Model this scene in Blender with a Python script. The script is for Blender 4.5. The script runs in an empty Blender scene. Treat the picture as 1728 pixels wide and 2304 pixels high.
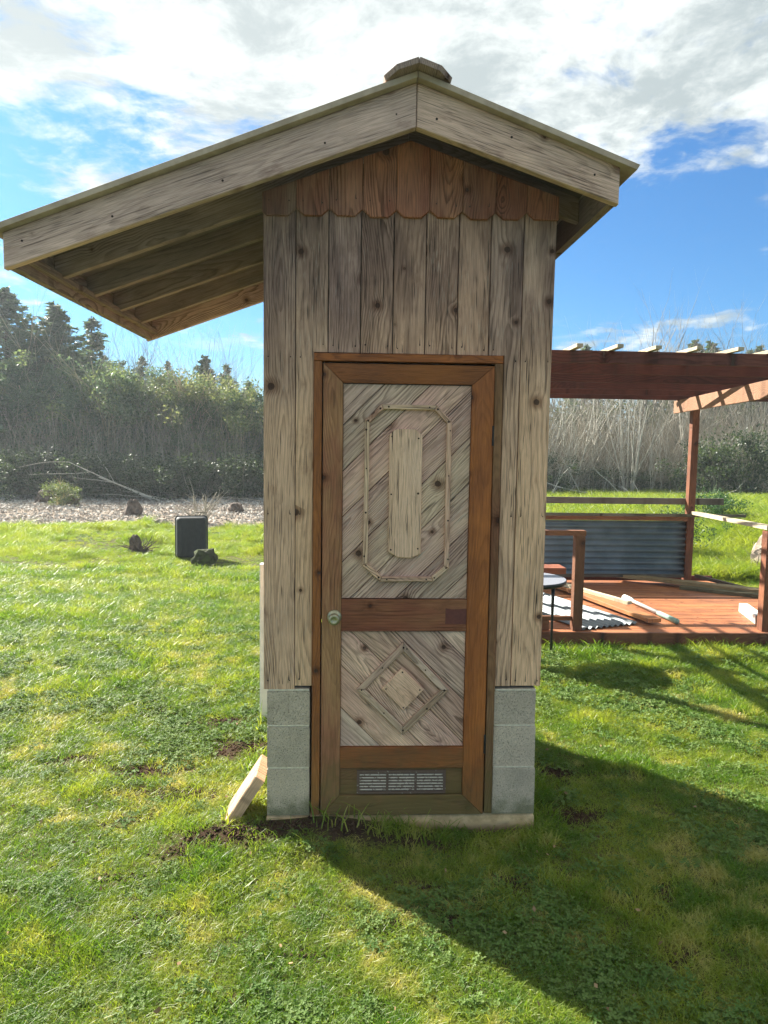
import bpy, bmesh, math, random
import numpy as np
from mathutils import Vector, Matrix, noise as mnoise
sc = bpy.context.scene
COL = sc.collection
rad = math.radians
rng = np.random.default_rng(7)
random.seed(7)

# ------------------------------------------------------------------ camera
CAM = Vector((0.0, -3.3136, 1.735))
pit, yaw, rol = rad(5.194), rad(2.5418), rad(0.8295)
fw = Vector((math.sin(yaw)*math.cos(pit), math.cos(yaw)*math.cos(pit), -math.sin(pit)))
rt = Vector((math.cos(yaw), -math.sin(yaw), 0))
up = rt.cross(fw)
r2 = rt*math.cos(rol) + up*math.sin(rol)
u2 = -rt*math.sin(rol) + up*math.cos(rol)
cam = bpy.data.cameras.new('camera')
cam.sensor_fit = 'HORIZONTAL'; cam.sensor_width = 36.0; cam.lens = 36*1649.58/1728
cam.clip_start = 0.05; cam.clip_end = 2000
cam_o = bpy.data.objects.new('camera', cam)
M = Matrix((r2, u2, -fw)).transposed().to_4x4(); M.translation = CAM
cam_o.matrix_world = M
COL.objects.link(cam_o); sc.camera = cam_o

# ------------------------------------------------------------------ light and exposure
SUN_EL, SUN_AZ = rad(35), rad(-45)          # azimuth from +Y towards +X
sc.view_settings.view_transform = 'Standard'; sc.view_settings.look = 'None'
sc.view_settings.gamma = 1.0; sc.view_settings.use_curve_mapping = False
sc.view_settings.exposure = 2.12
sun = bpy.data.lights.new('sun', 'SUN'); sun.energy = 4.0; sun.angle = rad(0.6); sun.color = (1.0, 0.94, 0.84)
sun_o = bpy.data.objects.new('sun', sun); COL.objects.link(sun_o)
sd = Vector((math.sin(SUN_AZ)*math.cos(SUN_EL), math.cos(SUN_AZ)*math.cos(SUN_EL), math.sin(SUN_EL)))
sun_o.rotation_euler = (-sd).to_track_quat('-Z', 'Y').to_euler()
sun_o.location = sd*50

# ------------------------------------------------------------------ node helper
class G:
    def __init__(s, nt): s.nt = nt; s.L = nt.links.new
    def n(s, t, **k):
        x = s.nt.nodes.new(t)
        for a, b in k.items(): setattr(x, a, b)
        return x
    def put(s, sock, v):
        if v is None: return
        if isinstance(v, bpy.types.NodeSocket): s.L(v, sock)
        elif isinstance(v, (tuple, list)):
            sock.default_value = tuple(v) + ((1.0,) if len(v) == 3 and len(sock.default_value) == 4 else ())
        else:
            try: sock.default_value = v
            except TypeError: sock.default_value = [v]*len(sock.default_value)
    def m(s, op, a, b=None, c=None, clamp=False):
        x = s.n('ShaderNodeMath', operation=op, use_clamp=clamp)
        s.put(x.inputs[0], a); s.put(x.inputs[1], b); s.put(x.inputs[2], c)
        return x.outputs[0]
    def v(s, op, a, b=None, scale=None):
        x = s.n('ShaderNodeVectorMath', operation=op)
        s.put(x.inputs[0], a); s.put(x.inputs[1], b)
        if scale is not None: s.put(x.inputs['Scale'], scale)
        return x.outputs['Value'] if op in ('LENGTH', 'DOT_PRODUCT', 'DISTANCE') else x.outputs[0]
    def xyz(s, x=0.0, y=0.0, z=0.0):
        c = s.n('ShaderNodeCombineXYZ')
        for i, a in enumerate((x, y, z)): s.put(c.inputs[i], a)
        return c.outputs[0]
    def sep(s, v):
        c = s.n('ShaderNodeSeparateXYZ'); s.put(c.inputs[0], v); return c.outputs
    def noise(s, vec, scale=1.0, detail=3.0, rough=0.5, dist=0.0, col=False):
        x = s.n('ShaderNodeTexNoise'); s.put(x.inputs['Vector'], vec); s.put(x.inputs['Scale'], scale)
        s.put(x.inputs['Detail'], detail); s.put(x.inputs['Roughness'], rough); s.put(x.inputs['Distortion'], dist)
        return x.outputs['Color' if col else 'Fac']
    def step(s, x, a, b, lo=0.0, hi=1.0):
        r = s.n('ShaderNodeMapRange', interpolation_type='SMOOTHSTEP')
        for i, q in enumerate((x, a, b, lo, hi)): s.put(r.inputs[i], q)
        return r.outputs[0]
    def mix(s, f, a, b, mode='MIX'):
        x = s.n('ShaderNodeMix', data_type='RGBA', blend_type=mode)
        s.put(x.inputs[0], f); s.put(x.inputs[6], a); s.put(x.inputs[7], b)
        return x.outputs[2]

# ------------------------------------------------------------------ sky
world = bpy.data.worlds.new('World'); sc.world = world; world.use_nodes = True
g = G(world.node_tree)
bg = world.node_tree.nodes['Background']
sky = g.n('ShaderNodeTexSky', sky_type='NISHITA', sun_disc=False, sun_elevation=SUN_EL, sun_rotation=SUN_AZ,
          air_density=1.0, dust_density=0.6, ozone_density=2.0)
d = g.v('NORMALIZE', g.n('ShaderNodeTexCoord').outputs['Generated'])
dx, dy, dz = g.sep(d)
dzz = g.m('MAXIMUM', dz, 0.0)
inv = g.m('DIVIDE', 1.0, g.m('ADD', dzz, 0.16))
P = g.xyz(g.m('MULTIPLY', dx, inv), g.m('MULTIPLY', dy, inv), 0.0)
Pw = g.v('ADD', P, g.v('SCALE', g.noise(P, 1.6, 3, 0.5, col=True), None, 0.35))
n1 = g.noise(g.v('ADD', Pw, (3.1, 7.7, 0)), 1.15, 9, 0.60)
n2 = g.noise(g.v('ADD', Pw, (1.1, 2.7, 4.0)), 3.4, 7, 0.62)
n3 = g.noise(g.v('ADD', Pw, (5.1, 0.7, 1.0)), 9.0, 6, 0.6)
nn = g.m('ADD', g.m('ADD', g.m('MULTIPLY', n1, 0.48), g.m('MULTIPLY', n2, 0.36)), g.m('MULTIPLY', n3, 0.16))
elev = g.m('ADD', g.step(dz, 0.20, 0.47, -0.070, 0.078), g.step(dz, 0.48, 0.75, 0.0, 0.12))
# the open blue gap lies low towards the right (+X) side of the sky
side = g.step(g.m('ADD', dx, g.m('MULTIPLY', dz, -1.15)), -0.30, 0.20, -0.012, 0.016)
cover = g.m('ADD', g.m('ADD', nn, elev), side)
cl = g.step(cover, 0.462, 0.560)
wisp = g.step(g.noise(g.xyz(g.m('MULTIPLY', dx, 2.2), g.m('MULTIPLY', dy, 2.2), g.m('MULTIPLY', dz, 16.0)), 1.9, 7, 0.6, 0.6), 0.56, 0.78, 0.0, 0.42)
wisp = g.m('MULTIPLY', wisp, g.step(dz, 0.30, 0.08))
cl = g.m('MAXIMUM', cl, wisp)
thick = g.step(g.noise(g.v('ADD', Pw, (9.0, 1.0, 2.0)), 3.6, 8, 0.64), 0.40, 0.60)
sunw = g.m('POWER', g.m('MAXIMUM', g.v('DOT_PRODUCT', d, tuple(sd)), 0.0), 3.0)
cc = g.mix(thick, (3.05, 3.24, 3.18, 1), (1.55, 1.80, 1.86, 1))
cc = g.mix(g.m('MULTIPLY', sunw, 0.22), cc, (4.2, 4.3, 4.15, 1))
skyc = g.mix(0.0, sky.outputs[0], (0, 0, 0, 1))
skyc = g.mix(1.0, sky.outputs[0], (0.130, 0.315, 0.475, 1), 'MULTIPLY')
skyc = g.mix(g.step(dz, 0.12, 0.0, 0.0, 0.5), skyc, (1.9, 2.8, 3.5, 1))
g.L(g.mix(cl, skyc, cc), bg.inputs[0]); bg.inputs[1].default_value = 0.078

# ------------------------------------------------------------------ materials
def new_mat(name):
    m = bpy.data.materials.new(name); m.use_nodes = True
    g = G(m.node_tree); b = m.node_tree.nodes['Principled BSDF']
    return m, g, b
def bump(g, b, h, strength=0.5, dist=0.003):
    x = g.n('ShaderNodeBump'); g.put(x.inputs['Height'], h); x.inputs['Strength'].default_value = strength
    x.inputs['Distance'].default_value = dist; g.L(x.outputs[0], b.inputs['Normal'])

def wood(name, light, mid, dark, ring=0.45, crack=0.6, freq=95.0, moss=0.0, knots=1.0, spec=0.25, stain=None, rough=0.85, grey=0.0, pale=0.0):
    m, g, b = new_mat(name)
    oi = g.n('ShaderNodeObjectInfo'); rnd = oi.outputs['Random']; tint = oi.outputs['Color']
    geo = g.n('ShaderNodeNewGeometry').outputs['Position']
    wx, wy, wz = g.sep(geo)
    oc = g.n('ShaderNodeTexCoord').outputs['Object']
    x, y, z = g.sep(oc)
    off = g.m('MULTIPLY', rnd, 71.0)
    X = g.m('ADD', x, off)
    c1 = g.noise(g.xyz(g.m('MULTIPLY', X, 0.9), off, 0), 1.0, 1, 0.5)
    c2 = g.noise(g.xyz(g.m('MULTIPLY', X, 0.7), off, 9.0), 1.0, 1, 0.5)
    yy = g.m('ADD', y, g.m('MULTIPLY', g.m('SUBTRACT', c1, 0.5), 0.26))
    zz = g.m('ADD', g.m('MULTIPLY', z, 0.5), g.m('ADD', 0.01, g.m('MULTIPLY', g.m('ABSOLUTE', g.m('SUBTRACT', c2, 0.5)), 0.30)))
    vo = g.n('ShaderNodeTexVoronoi', voronoi_dimensions='2D'); vo.inputs['Scale'].default_value = 4.2
    wob = g.noise(oc, 30.0, 2, 0.5, col=True)
    kscale = 1.0
    g.put(vo.inputs['Vector'], g.v('ADD', g.xyz(X, g.m('ADD', y, off), 0), g.v('SCALE', wob, None, 0.010)))
    dk = g.m('DIVIDE', vo.outputs['Distance'], 4.2)
    kr = g.sep(vo.outputs['Color'])[0]
    ks = g.m('MULTIPLY', g.m('ADD', 0.0035, g.m('MULTIPLY', g.m('POWER', kr, 2.0), 0.013)), knots)
    ga = g.m('POWER', 2.718, g.m('MULTIPLY', g.m('POWER', g.m('DIVIDE', dk, 0.036), 2.0), -1.0))
    r = g.m('ADD', g.m('SQRT', g.m('ADD', g.m('MULTIPLY', yy, yy), g.m('MULTIPLY', zz, zz))), g.m('MULTIPLY', g.m('MULTIPLY', ga, kr), 0.022))
    r = g.m('ADD', r, g.m('MULTIPLY', g.m('SUBTRACT', g.noise(g.xyz(g.m('MULTIPLY', X, 3.0), g.m('MULTIPLY', y, 30.0), off), 1.0, 3, 0.6), 0.5), 0.012))
    rb_ = g.m('FRACT', g.m('MULTIPLY', rnd, 17.31)); rc_ = g.m('FRACT', g.m('MULTIPLY', rnd, 41.7))
    fr = g.m('FRACT', g.m('MULTIPLY', r, g.m('MULTIPLY', g.m('ADD', 0.55, g.m('MULTIPLY', rb_, 0.9)), freq)))
    line = g.m('MULTIPLY', g.step(fr, 0.35, 0.86), g.step(fr, 1.0, 0.90))
    line = g.m('MULTIPLY', line, g.step(g.noise(g.xyz(g.m('MULTIPLY', X, 2.0), g.m('MULTIPLY', y, 14.0), 3.0), 1.0, 2, 0.5), 0.30, 0.62, 0.25, 1.0))
    fib = g.noise(g.xyz(g.m('MULTIPLY', X, 9.0), g.m('MULTIPLY', y, 260.0), g.m('MULTIPLY', z, 260.0)), 1.0, 3, 0.65)
    pat = g.noise(g.xyz(g.m('MULTIPLY', X, 2.2), g.m('MULTIPLY', y, 9.0), off), 1.0, 4, 0.6)
    pat2 = g.noise(geo, 2.3, 4, 0.6)
    crk = g.noise(g.xyz(g.m('MULTIPLY', X, 5.0), g.m('MULTIPLY', y, 210.0), g.m('ADD', off, 4.0)), 1.0, 2, 0.55)
    crk = g.m('MULTIPLY', g.step(crk, 0.60, 0.67), g.step(pat, 0.36, 0.52))
    base = g.mix(g.step(pat, 0.34, 0.64), light, mid)
    base = g.mix(g.m('MULTIPLY', g.step(pat2, 0.42, 0.66), 0.5), base, dark)
    if grey:                       # silvery purple-grey weathering on the upper wall, paler and browner below
        gz = g.m('MULTIPLY', g.step(g.m('ADD', wz, g.m('MULTIPLY', g.noise(geo, 3.0, 3, 0.6), 0.7)), 1.9, 2.9), grey)
        base = g.mix(gz, base, g.mix(g.step(pat, 0.35, 0.62), (0.56, 0.37, 0.285, 1), (0.25, 0.155, 0.130, 1)))
    if stain:
        st = g.step(g.noise(g.xyz(g.m('MULTIPLY', X, 1.2), g.m('MULTIPLY', y, 5.0), off), 1.0, 4, 0.6), 0.40, 0.60)
        base = g.mix(g.m('MULTIPLY', st, 0.75), base, stain)
    dd = g.m('MULTIPLY', g.m('MULTIPLY', line, ring), g.m('ADD', 0.35, g.m('MULTIPLY', rc_, 0.9)))
    base = g.mix(dd, base, g.mix(1.0, base, (0.20, 0.15, 0.125, 1), 'MULTIPLY'))
    base = g.mix(g.step(fib, 0.34, 0.62, 0.60, 0.0), base, g.mix(1.0, base, (0.55, 0.50, 0.47, 1), 'MULTIPLY'))
    if pale:
        ps = g.noise(g.xyz(g.m('MULTIPLY', X, 14.0), g.m('MULTIPLY', y, 240.0), g.m('ADD', off, 8.0)), 1.0, 2, 0.5)
        base = g.mix(g.m('MULTIPLY', g.m('MULTIPLY', g.step(ps, 0.60, 0.68), g.step(pat2, 0.44, 0.56)), pale), base, (0.56, 0.50, 0.42, 1))
    base = g.mix(g.m('MULTIPLY', crk, crack), base, (0.035, 0.026, 0.020, 1))
    halo = g.m('MULTIPLY', g.step(dk, g.m('MULTIPLY', ks, 3.6), ks), g.m('MULTIPLY', g.step(kr, 0.34, 0.55), 0.75))
    base = g.mix(halo, base, g.mix(1.0, base, (0.36, 0.26, 0.21, 1), 'MULTIPLY'))
    blot = g.noise(g.xyz(g.m('MULTIPLY', X, 4.5), g.m('MULTIPLY', y, 11.0), g.m('ADD', off, 2.0)), 1.0, 5, 0.68)
    base = g.mix(g.step(blot, 0.55, 0.72, 0.0, 0.5), base, g.mix(1.0, base, (0.42, 0.34, 0.33, 1), 'MULTIPLY'))
    kn = g.m('MULTIPLY', g.step(dk, g.m('MULTIPLY', ks, 1.15), g.m('MULTIPLY', ks, 0.8)), g.step(kr, 0.36, 0.50))
    base = g.mix(g.m('MULTIPLY', kn, 0.85), base, (0.050, 0.026, 0.018, 1))
    base = g.mix(1.0, base, tint, 'MULTIPLY')
    if moss:
        mo = g.m('MULTIPLY', g.step(g.m('ADD', wz, g.m('MULTIPLY', g.noise(geo, 9.0, 5, 0.65), -0.75)), 0.08, -0.40), moss)
        base = g.mix(mo, base, (0.15, 0.115, 0.038, 1))
    g.L(base, b.inputs['Base Color'])
    b.inputs['Roughness'].default_value = rough; b.inputs['Specular IOR Level'].default_value = spec
    hgt = g.m('SUBTRACT', g.m('ADD', g.m('MULTIPLY', fib, 0.5), g.m('MULTIPLY', pat, 0.5)), g.m('ADD', g.m('MULTIPLY', line, 0.5), g.m('ADD', crk, kn)))
    bump(g, b, hgt, 0.8, 0.0025)
    return m

def plain(name, c1, c2, scale=20.0, rough=0.8, metal=0.0, spec=0.3, bumpd=0.0, detail=5, tintable=False, transl=0.0):
    m, g, b = new_mat(name)
    co = g.n('ShaderNodeTexCoord').outputs['Object']
    f = g.noise(co, scale, detail, 0.6)
    c = g.mix(g.step(f, 0.32, 0.68), c1, c2)
    if tintable: c = g.mix(1.0, c, g.n('ShaderNodeObjectInfo').outputs['Color'], 'MULTIPLY')
    g.L(c, b.inputs['Base Color'])
    b.inputs['Roughness'].default_value = rough; b.inputs['Metallic'].default_value = metal
    b.inputs['Specular IOR Level'].default_value = spec
    if bumpd: bump(g, b, g.noise(co, scale*2.5, 6, 0.65), 0.6, bumpd)
    return m

W_WALL = wood('weathered_cedar', (0.92, 0.595, 0.375), (0.80, 0.515, 0.325), (0.58, 0.37, 0.24), ring=0.68, crack=0.9, freq=80, grey=0.9, pale=0.3)
W_GABLE = wood('sheltered_cedar', (0.70, 0.35, 0.225), (0.48, 0.24, 0.165), (0.28, 0.16, 0.13), ring=0.7, crack=0.7, freq=95, stain=(0.42, 0.15, 0.095))
W_ROOF = wood('barge_cedar', (0.80, 0.575, 0.46), (0.66, 0.47, 0.38), (0.48, 0.345, 0.285), ring=0.7, crack=0.6, freq=120, knots=0.9, pale=0.2)
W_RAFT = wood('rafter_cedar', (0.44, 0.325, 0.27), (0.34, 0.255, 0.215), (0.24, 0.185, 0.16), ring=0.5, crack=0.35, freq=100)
W_STAIN = wood('stained_cedar', (0.44, 0.145, 0.032), (0.33, 0.105, 0.026), (0.21, 0.070, 0.022), ring=0.5, crack=0.25, freq=150, moss=0.45, knots=0.9, spec=0.35, rough=0.65)
W_BROWN = wood('faded_cedar', (0.44, 0.265, 0.135), (0.33, 0.19, 0.095), (0.23, 0.125, 0.066), ring=0.45, crack=0.35, freq=150, moss=0.8, stain=(0.33, 0.14, 0.085))
W_PANEL = wood('door_panel_cedar', (0.90, 0.64, 0.46), (0.72, 0.505, 0.365), (0.48, 0.33, 0.25), ring=0.68, crack=0.7, freq=105, pale=0.5, stain=(0.62, 0.39, 0.31))
W_PALE = wood('pale_split_cedar', (0.95, 0.65, 0.45), (0.88, 0.585, 0.39), (0.74, 0.47, 0.31), ring=0.2, crack=0.9, freq=120, knots=0.2)
W_RED = wood('red_stained_timber', (0.155, 0.044, 0.030), (0.115, 0.032, 0.022), (0.075, 0.022, 0.018), ring=0.5, crack=0.3, freq=90, spec=0.3, rough=0.7)
W_POST = wood('brown_stained_timber', (0.27, 0.115, 0.055), (0.20, 0.082, 0.042), (0.13, 0.056, 0.033), ring=0.4, crack=0.2, freq=110, spec=0.35, rough=0.65)
W_DECK = wood('orange_deck_timber', (0.47, 0.185, 0.070), (0.38, 0.14, 0.055), (0.27, 0.10, 0.048), ring=0.35, crack=0.6, freq=110, knots=0.6, spec=0.4, rough=0.6)
W_GREYB = wood('grey_board_timber', (0.26, 0.235, 0.19), (0.19, 0.17, 0.14), (0.13, 0.115, 0.10), ring=0.4, crack=0.4, freq=110)
W_LATH = wood('pale_lath_timber', (0.62, 0.54, 0.39), (0.52, 0.44, 0.30), (0.42, 0.36, 0.25), ring=0.3, crack=0.2, freq=140, knots=0.4)
M_ROOFSHEET = plain('roof_sheet', (0.34, 0.265, 0.19, 1), (0.50, 0.40, 0.30, 1), 9, 0.8, bumpd=0.002)
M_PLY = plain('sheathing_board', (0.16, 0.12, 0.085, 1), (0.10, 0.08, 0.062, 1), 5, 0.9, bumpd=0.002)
M_MORTAR = plain('mortar', (0.78, 0.70, 0.54, 1), (0.62, 0.55, 0.42, 1), 60, 0.95, bumpd=0.004)
M_NAIL = plain('rusty_nail', (0.035, 0.022, 0.018, 1), (0.06, 0.035, 0.025, 1), 200, 0.6, 0.5)
M_BRASS = plain('dull_brass', (0.50, 0.46, 0.30, 1), (0.34, 0.31, 0.20, 1), 50, 0.38, 0.75, 0.5)
M_BLACK = plain('black_metal', (0.012, 0.012, 0.014, 1), (0.022, 0.022, 0.024, 1), 30, 0.45, 0.0, 0.4)
M_GAP = plain('dark_interior', (0.02, 0.015, 0.012, 1), (0.03, 0.022, 0.016, 1), 20, 0.9)
M_WHITE = plain('white_paint', (0.78, 0.79, 0.74, 1), (0.66, 0.68, 0.64, 1), 14, 0.6)
M_GREEN = plain('pale_green_grip', (0.27, 0.40, 0.33, 1), (0.20, 0.33, 0.28, 1), 40, 0.55)
M_TABLE = plain('grey_table_top', (0.27, 0.28, 0.31, 1), (0.19, 0.20, 0.23, 1), 90, 0.42, 0.0, 0.5)
M_TOTE = plain('black_plastic', (0.008, 0.011, 0.012, 1), (0.018, 0.022, 0.022, 1), 14, 0.6, 0.0, 0.45, 0.001)
M_STUMP = plain('bleached_stump_wood', (0.42, 0.36, 0.28, 1), (0.22, 0.17, 0.13, 1), 9, 0.9, bumpd=0.01)
M_DARKSTUMP = plain('dark_stump_wood', (0.15, 0.11, 0.085, 1), (0.06, 0.045, 0.036, 1), 9, 0.9, bumpd=0.01)
M_MOSS = plain('mossy_bark', (0.030, 0.028, 0.018, 1), (0.055, 0.075, 0.020, 1), 7, 0.95, bumpd=0.01)
M_TWIG = plain('grey_twigs', (0.24, 0.21, 0.17, 1), (0.42, 0.38, 0.31, 1), 3, 0.85, tintable=True)
M_ALDER = plain('pale_alder_bark', (0.60, 0.56, 0.48, 1), (0.42, 0.39, 0.33, 1), 6, 0.8)
M_BARK = plain('dark_bark', (0.10, 0.08, 0.062, 1), (0.055, 0.045, 0.036, 1), 8, 0.9)

def concrete():
    m, g, b = new_mat('concrete_block')
    geo = g.n('ShaderNodeNewGeometry').outputs['Position']; rnd = g.n('ShaderNodeObjectInfo').outputs['Random']
    co = g.v('ADD', geo, g.xyz(g.m('MULTIPLY', rnd, 9.0), 0, 0))
    a = g.noise(co, 6, 5, 0.65); sp = g.noise(co, 150, 3, 0.7); pit_ = g.noise(co, 170, 2, 0.5)
    c = g.mix(g.step(a, 0.35, 0.65), (0.68, 0.545, 0.41, 1), (0.80, 0.65, 0.49, 1))
    c = g.mix(g.m('MULTIPLY', rnd, 0.3), c, (0.33, 0.285, 0.225, 1))
    c = g.mix(g.step(sp, 0.40, 0.62, 0.40, 0.0), c, g.mix(1.0, c, (0.5, 0.5, 0.5, 1), 'MULTIPLY'))
    c = g.mix(g.step(pit_, 0.60, 0.70, 0, 0.45), c, (0.13, 0.12, 0.095, 1))
    c = g.mix(g.step(g.noise(co, 2.4, 5, 0.7), 0.45, 0.65, 0.0, 0.35), c, (0.22, 0.20, 0.15, 1))
    wz = g.sep(geo)[2]
    mo = g.m('MULTIPLY', g.step(g.m('ADD', wz, g.m('MULTIPLY', g.noise(geo, 14, 4, 0.65), -0.25)), 0.0, -0.14), 0.7)
    c = g.mix(mo, c, (0.10, 0.12, 0.035, 1))
    g.L(c, b.inputs['Base Color']); b.inputs['Roughness'].default_value = 0.95
    bump(g, b, g.m('SUBTRACT', g.m('ADD', sp, g.m('MULTIPLY', a, 0.6)), g.m('MULTIPLY', g.step(pit_, 0.60, 0.68), 1.2)), 1.0, 0.005)
    return m
M_CONC = concrete()
def footing_mat():
    m, g, b = new_mat('sandy_footing')
    geo = g.n('ShaderNodeNewGeometry').outputs['Position']
    a = g.noise(geo, 12, 6, 0.7)
    c = g.mix(g.step(a, 0.35, 0.65), (0.78, 0.56, 0.31, 1), (0.52, 0.35, 0.18, 1))
    wz = g.sep(geo)[2]
    c = g.mix(g.step(g.m('ADD', wz, g.m('MULTIPLY', a, 0.09)), 0.01, -0.045, 0, 0.85), c, (0.075, 0.045, 0.024, 1))
    g.L(c, b.inputs['Base Color']); b.inputs['Roughness'].default_value = 0.95
    bump(g, b, g.noise(geo, 60, 5, 0.65), 0.9, 0.006)
    return m
M_FOOT = footing_mat()
def metal_sheet(name, c1, c2, rough, metal):
    m, g, b = new_mat(name)
    geo = g.n('ShaderNodeNewGeometry').outputs['Position']
    c = g.mix(g.step(g.noise(geo, 3.0, 5, 0.6), 0.35, 0.65), c1, c2)
    g.L(c, b.inputs['Base Color']); b.inputs['Metallic'].default_value = metal
    g.L(g.step(g.noise(geo, 8, 4, 0.6), 0.3, 0.7, rough, rough+0.15), b.inputs['Roughness'])
    return m
M_CORR = metal_sheet('dull_galvanised_sheet', (0.44, 0.47, 0.49, 1), (0.30, 0.33, 0.35, 1), 0.30, 0.85)
M_CORR2 = metal_sheet('bright_galvanised_sheet', (0.30, 0.33, 0.34, 1), (0.22, 0.245, 0.255, 1), 0.45, 0.5)

def foliage(name, c1, c2, c3, transl=0.35, scale=1.2, rough=0.5):
    m, g, b = new_mat(name)
    geo = g.n('ShaderNodeNewGeometry').outputs['Position']
    a = g.noise(geo, scale, 4, 0.6); f = g.noise(geo, 23.0, 2, 0.5)
    c = g.mix(g.step(a, 0.36, 0.62), c1, c2)
    c = g.mix(g.step(f, 0.5, 0.75), c, c3)
    c = g.mix(1.0, c, g.n('ShaderNodeObjectInfo').outputs['Color'], 'MULTIPLY')
    g.L(c, b.inputs['Base Color']); b.inputs['Roughness'].default_value = rough; b.inputs['Specular IOR Level'].default_value = 0.35
    tr = g.n('ShaderNodeBsdfTranslucent'); g.L(g.mix(1.0, c, (1.5, 1.5, 0.8, 1), 'MULTIPLY'), tr.inputs[0])
    ms = g.n('ShaderNodeMixShader'); ms.inputs[0].default_value = transl
    g.L(b.outputs[0], ms.inputs[1]); g.L(tr.outputs[0], ms.inputs[2])
    g.L(ms.outputs[0], m.node_tree.nodes['Material Output'].inputs['Surface'])
    return m
M_CONIFER = foliage('conifer_needles', (0.055, 0.090, 0.062, 1), (0.080, 0.120, 0.080, 1), (0.13, 0.17, 0.105, 1), 0.4)  # lightened and blued so the needle colour itself carries the hazy veil
M_LEAF = foliage('olive_leaves', (0.075, 0.122, 0.085, 1), (0.125, 0.170, 0.105, 1), (0.26, 0.28, 0.18, 1), 0.42)  # leaf greens raised and cooled to paint in the pale treeline haze
M_BRAMBLE = foliage('bramble_leaves', (0.030, 0.050, 0.028, 1), (0.055, 0.085, 0.042, 1), (0.12, 0.15, 0.075, 1), 0.35)

DIRT = [(-0.60, -0.08, 0.20, 0.10, 1.0), (-0.30, -0.06, 0.26, 0.08, 1.0), (0.0, -0.08, 0.22, 0.07, 1.0), (0.28, -0.12, 0.30, 0.06, 0.9), (0.60, -0.13, 0.2, 0.05, 0.7), (-0.75, -0.20, 0.10, 0.05, 0.8),
        (-0.60, 0.95, 0.30, 0.20, 0.8), (-1.15, 0.66, 0.30, 0.10, 0.85), (-0.88, 0.38, 0.26, 0.09, 0.8), (-1.50, 0.80, 0.22, 0.08, 0.85), (-0.80, 1.38, 0.28, 0.10, 0.8), (-1.05, 0.12, 0.16, 0.05, 0.8), (-0.95, -0.35, 0.12, 0.04, 0.75), (0.40, -0.66, 0.12, 0.06, 0.7), (0.66, -0.42, 0.16, 0.07, 0.7), (0.28, -0.45, 0.14, 0.05, 0.6),
        (1.15, 0.12, 0.18, 0.12, 0.85), (1.14, 0.62, 0.18, 0.14, 0.85), (-1.30, 1.55, 0.20, 0.10, 0.6), (0.18, -0.70, 0.08, 0.05, 0.7), (1.32, -0.52, 0.16, 0.07, 0.6), (1.22, -0.88, 0.14, 0.06, 0.6), (-0.72, -0.62, 0.10, 0.05, 0.7), (-0.15, -0.85, 0.10, 0.04, 0.6), (-0.52, 2.05, 0.35, 0.10, 0.6), (-0.9, 1.2, 0.12, 0.05, 0.6)]
def dirtmask(x, y):
    m = np.zeros_like(x)
    for cx, cy, rx, ry, st in DIRT:
        m = np.maximum(m, st*np.exp(-(((x-cx)/rx)**2 + ((y-cy)/ry)**2)*0.9))
    return m*(0.88+0.22*np.sin(x*31+np.sin(y*23)*2)*np.sin(y*41+np.sin(x*17)*2))

# ------------------------------------------------------------------ terrain
def vnoise(x, y, s, seed=0.0):
    f = lambda a, b: mnoise.noise(Vector((a*s + seed, b*s - seed, seed*0.37)))
    return np.array([f(a, b) for a, b in zip(np.ravel(x), np.ravel(y))]).reshape(np.shape(x))
_gx = np.linspace(-40, 40, 321); _gy = np.linspace(-6, 74, 321)
_GX, _GY = np.meshgrid(_gx, _gy)
_N1 = vnoise(_GX, _GY, 0.45, 3.3)
_fx = np.linspace(-5, 6, 276); _fy = np.linspace(-4, 9, 326)
_FX, _FY = np.meshgrid(_fx, _fy)
_N2 = vnoise(_FX, _FY, 2.6, 8.1) + 0.5*vnoise(_FX, _FY, 6.0, 1.7)
def bil(A, gx, gy, x, y):
    u = np.clip((x-gx[0])/(gx[1]-gx[0]), 0, len(gx)-1.001); v = np.clip((y-gy[0])/(gy[1]-gy[0]), 0, len(gy)-1.001)
    i = u.astype(int); j = v.astype(int); a = u-i; b = v-j
    return A[j, i]*(1-a)*(1-b)+A[j, i+1]*a*(1-b)+A[j+1, i]*(1-a)*b+A[j+1, i+1]*a*b
def ss(x, a, b):
    t = np.clip((x-a)/(b-a), 0, 1); return t*t*(3-2*t)
def ground(x, y):
    x = np.asarray(x, float); y = np.asarray(y, float)
    rough = 0.02 + 0.05*ss(y, 6.5, 9.0) 
    z = -0.085 + rough*bil(_N1, _gx, _gy, x, y)*ss(np.hypot(x-0.3, y-0.8), 1.2, 3.0)
    fade = ss(x, -5, -4)*ss(x, 6, 5)*ss(y, -4, -3)*ss(y, 9, 8)
    z = z + 0.012*bil(_N2, _fx, _fy, x, y)*fade
    deckm = ss(x, 0.4, 0.8)*ss(y, 2.9, 3.2)*ss(y, 6.6, 6.2)
    z = z*(1-deckm) - 0.11*deckm
    # soil heaped against the left front of the little building
    z = z + 0.075*np.exp(-(((x+0.10)/0.42)**2 + ((y+0.03)/0.16)**2)) - 0.02*np.exp(-(((x-0.6)/0.35)**2+((y+0.1)/0.2)**2))
    z = z + 0.03*np.exp(-(((x+0.62)/0.22)**2 + ((y+0.02)/0.15)**2))
    # right-hand meadow bank
    z = z + 0.30*ss(x, 5.0, 8.0)*ss(y, 6.5, 10.0)*ss(y, 24, 14)
    return z

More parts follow.
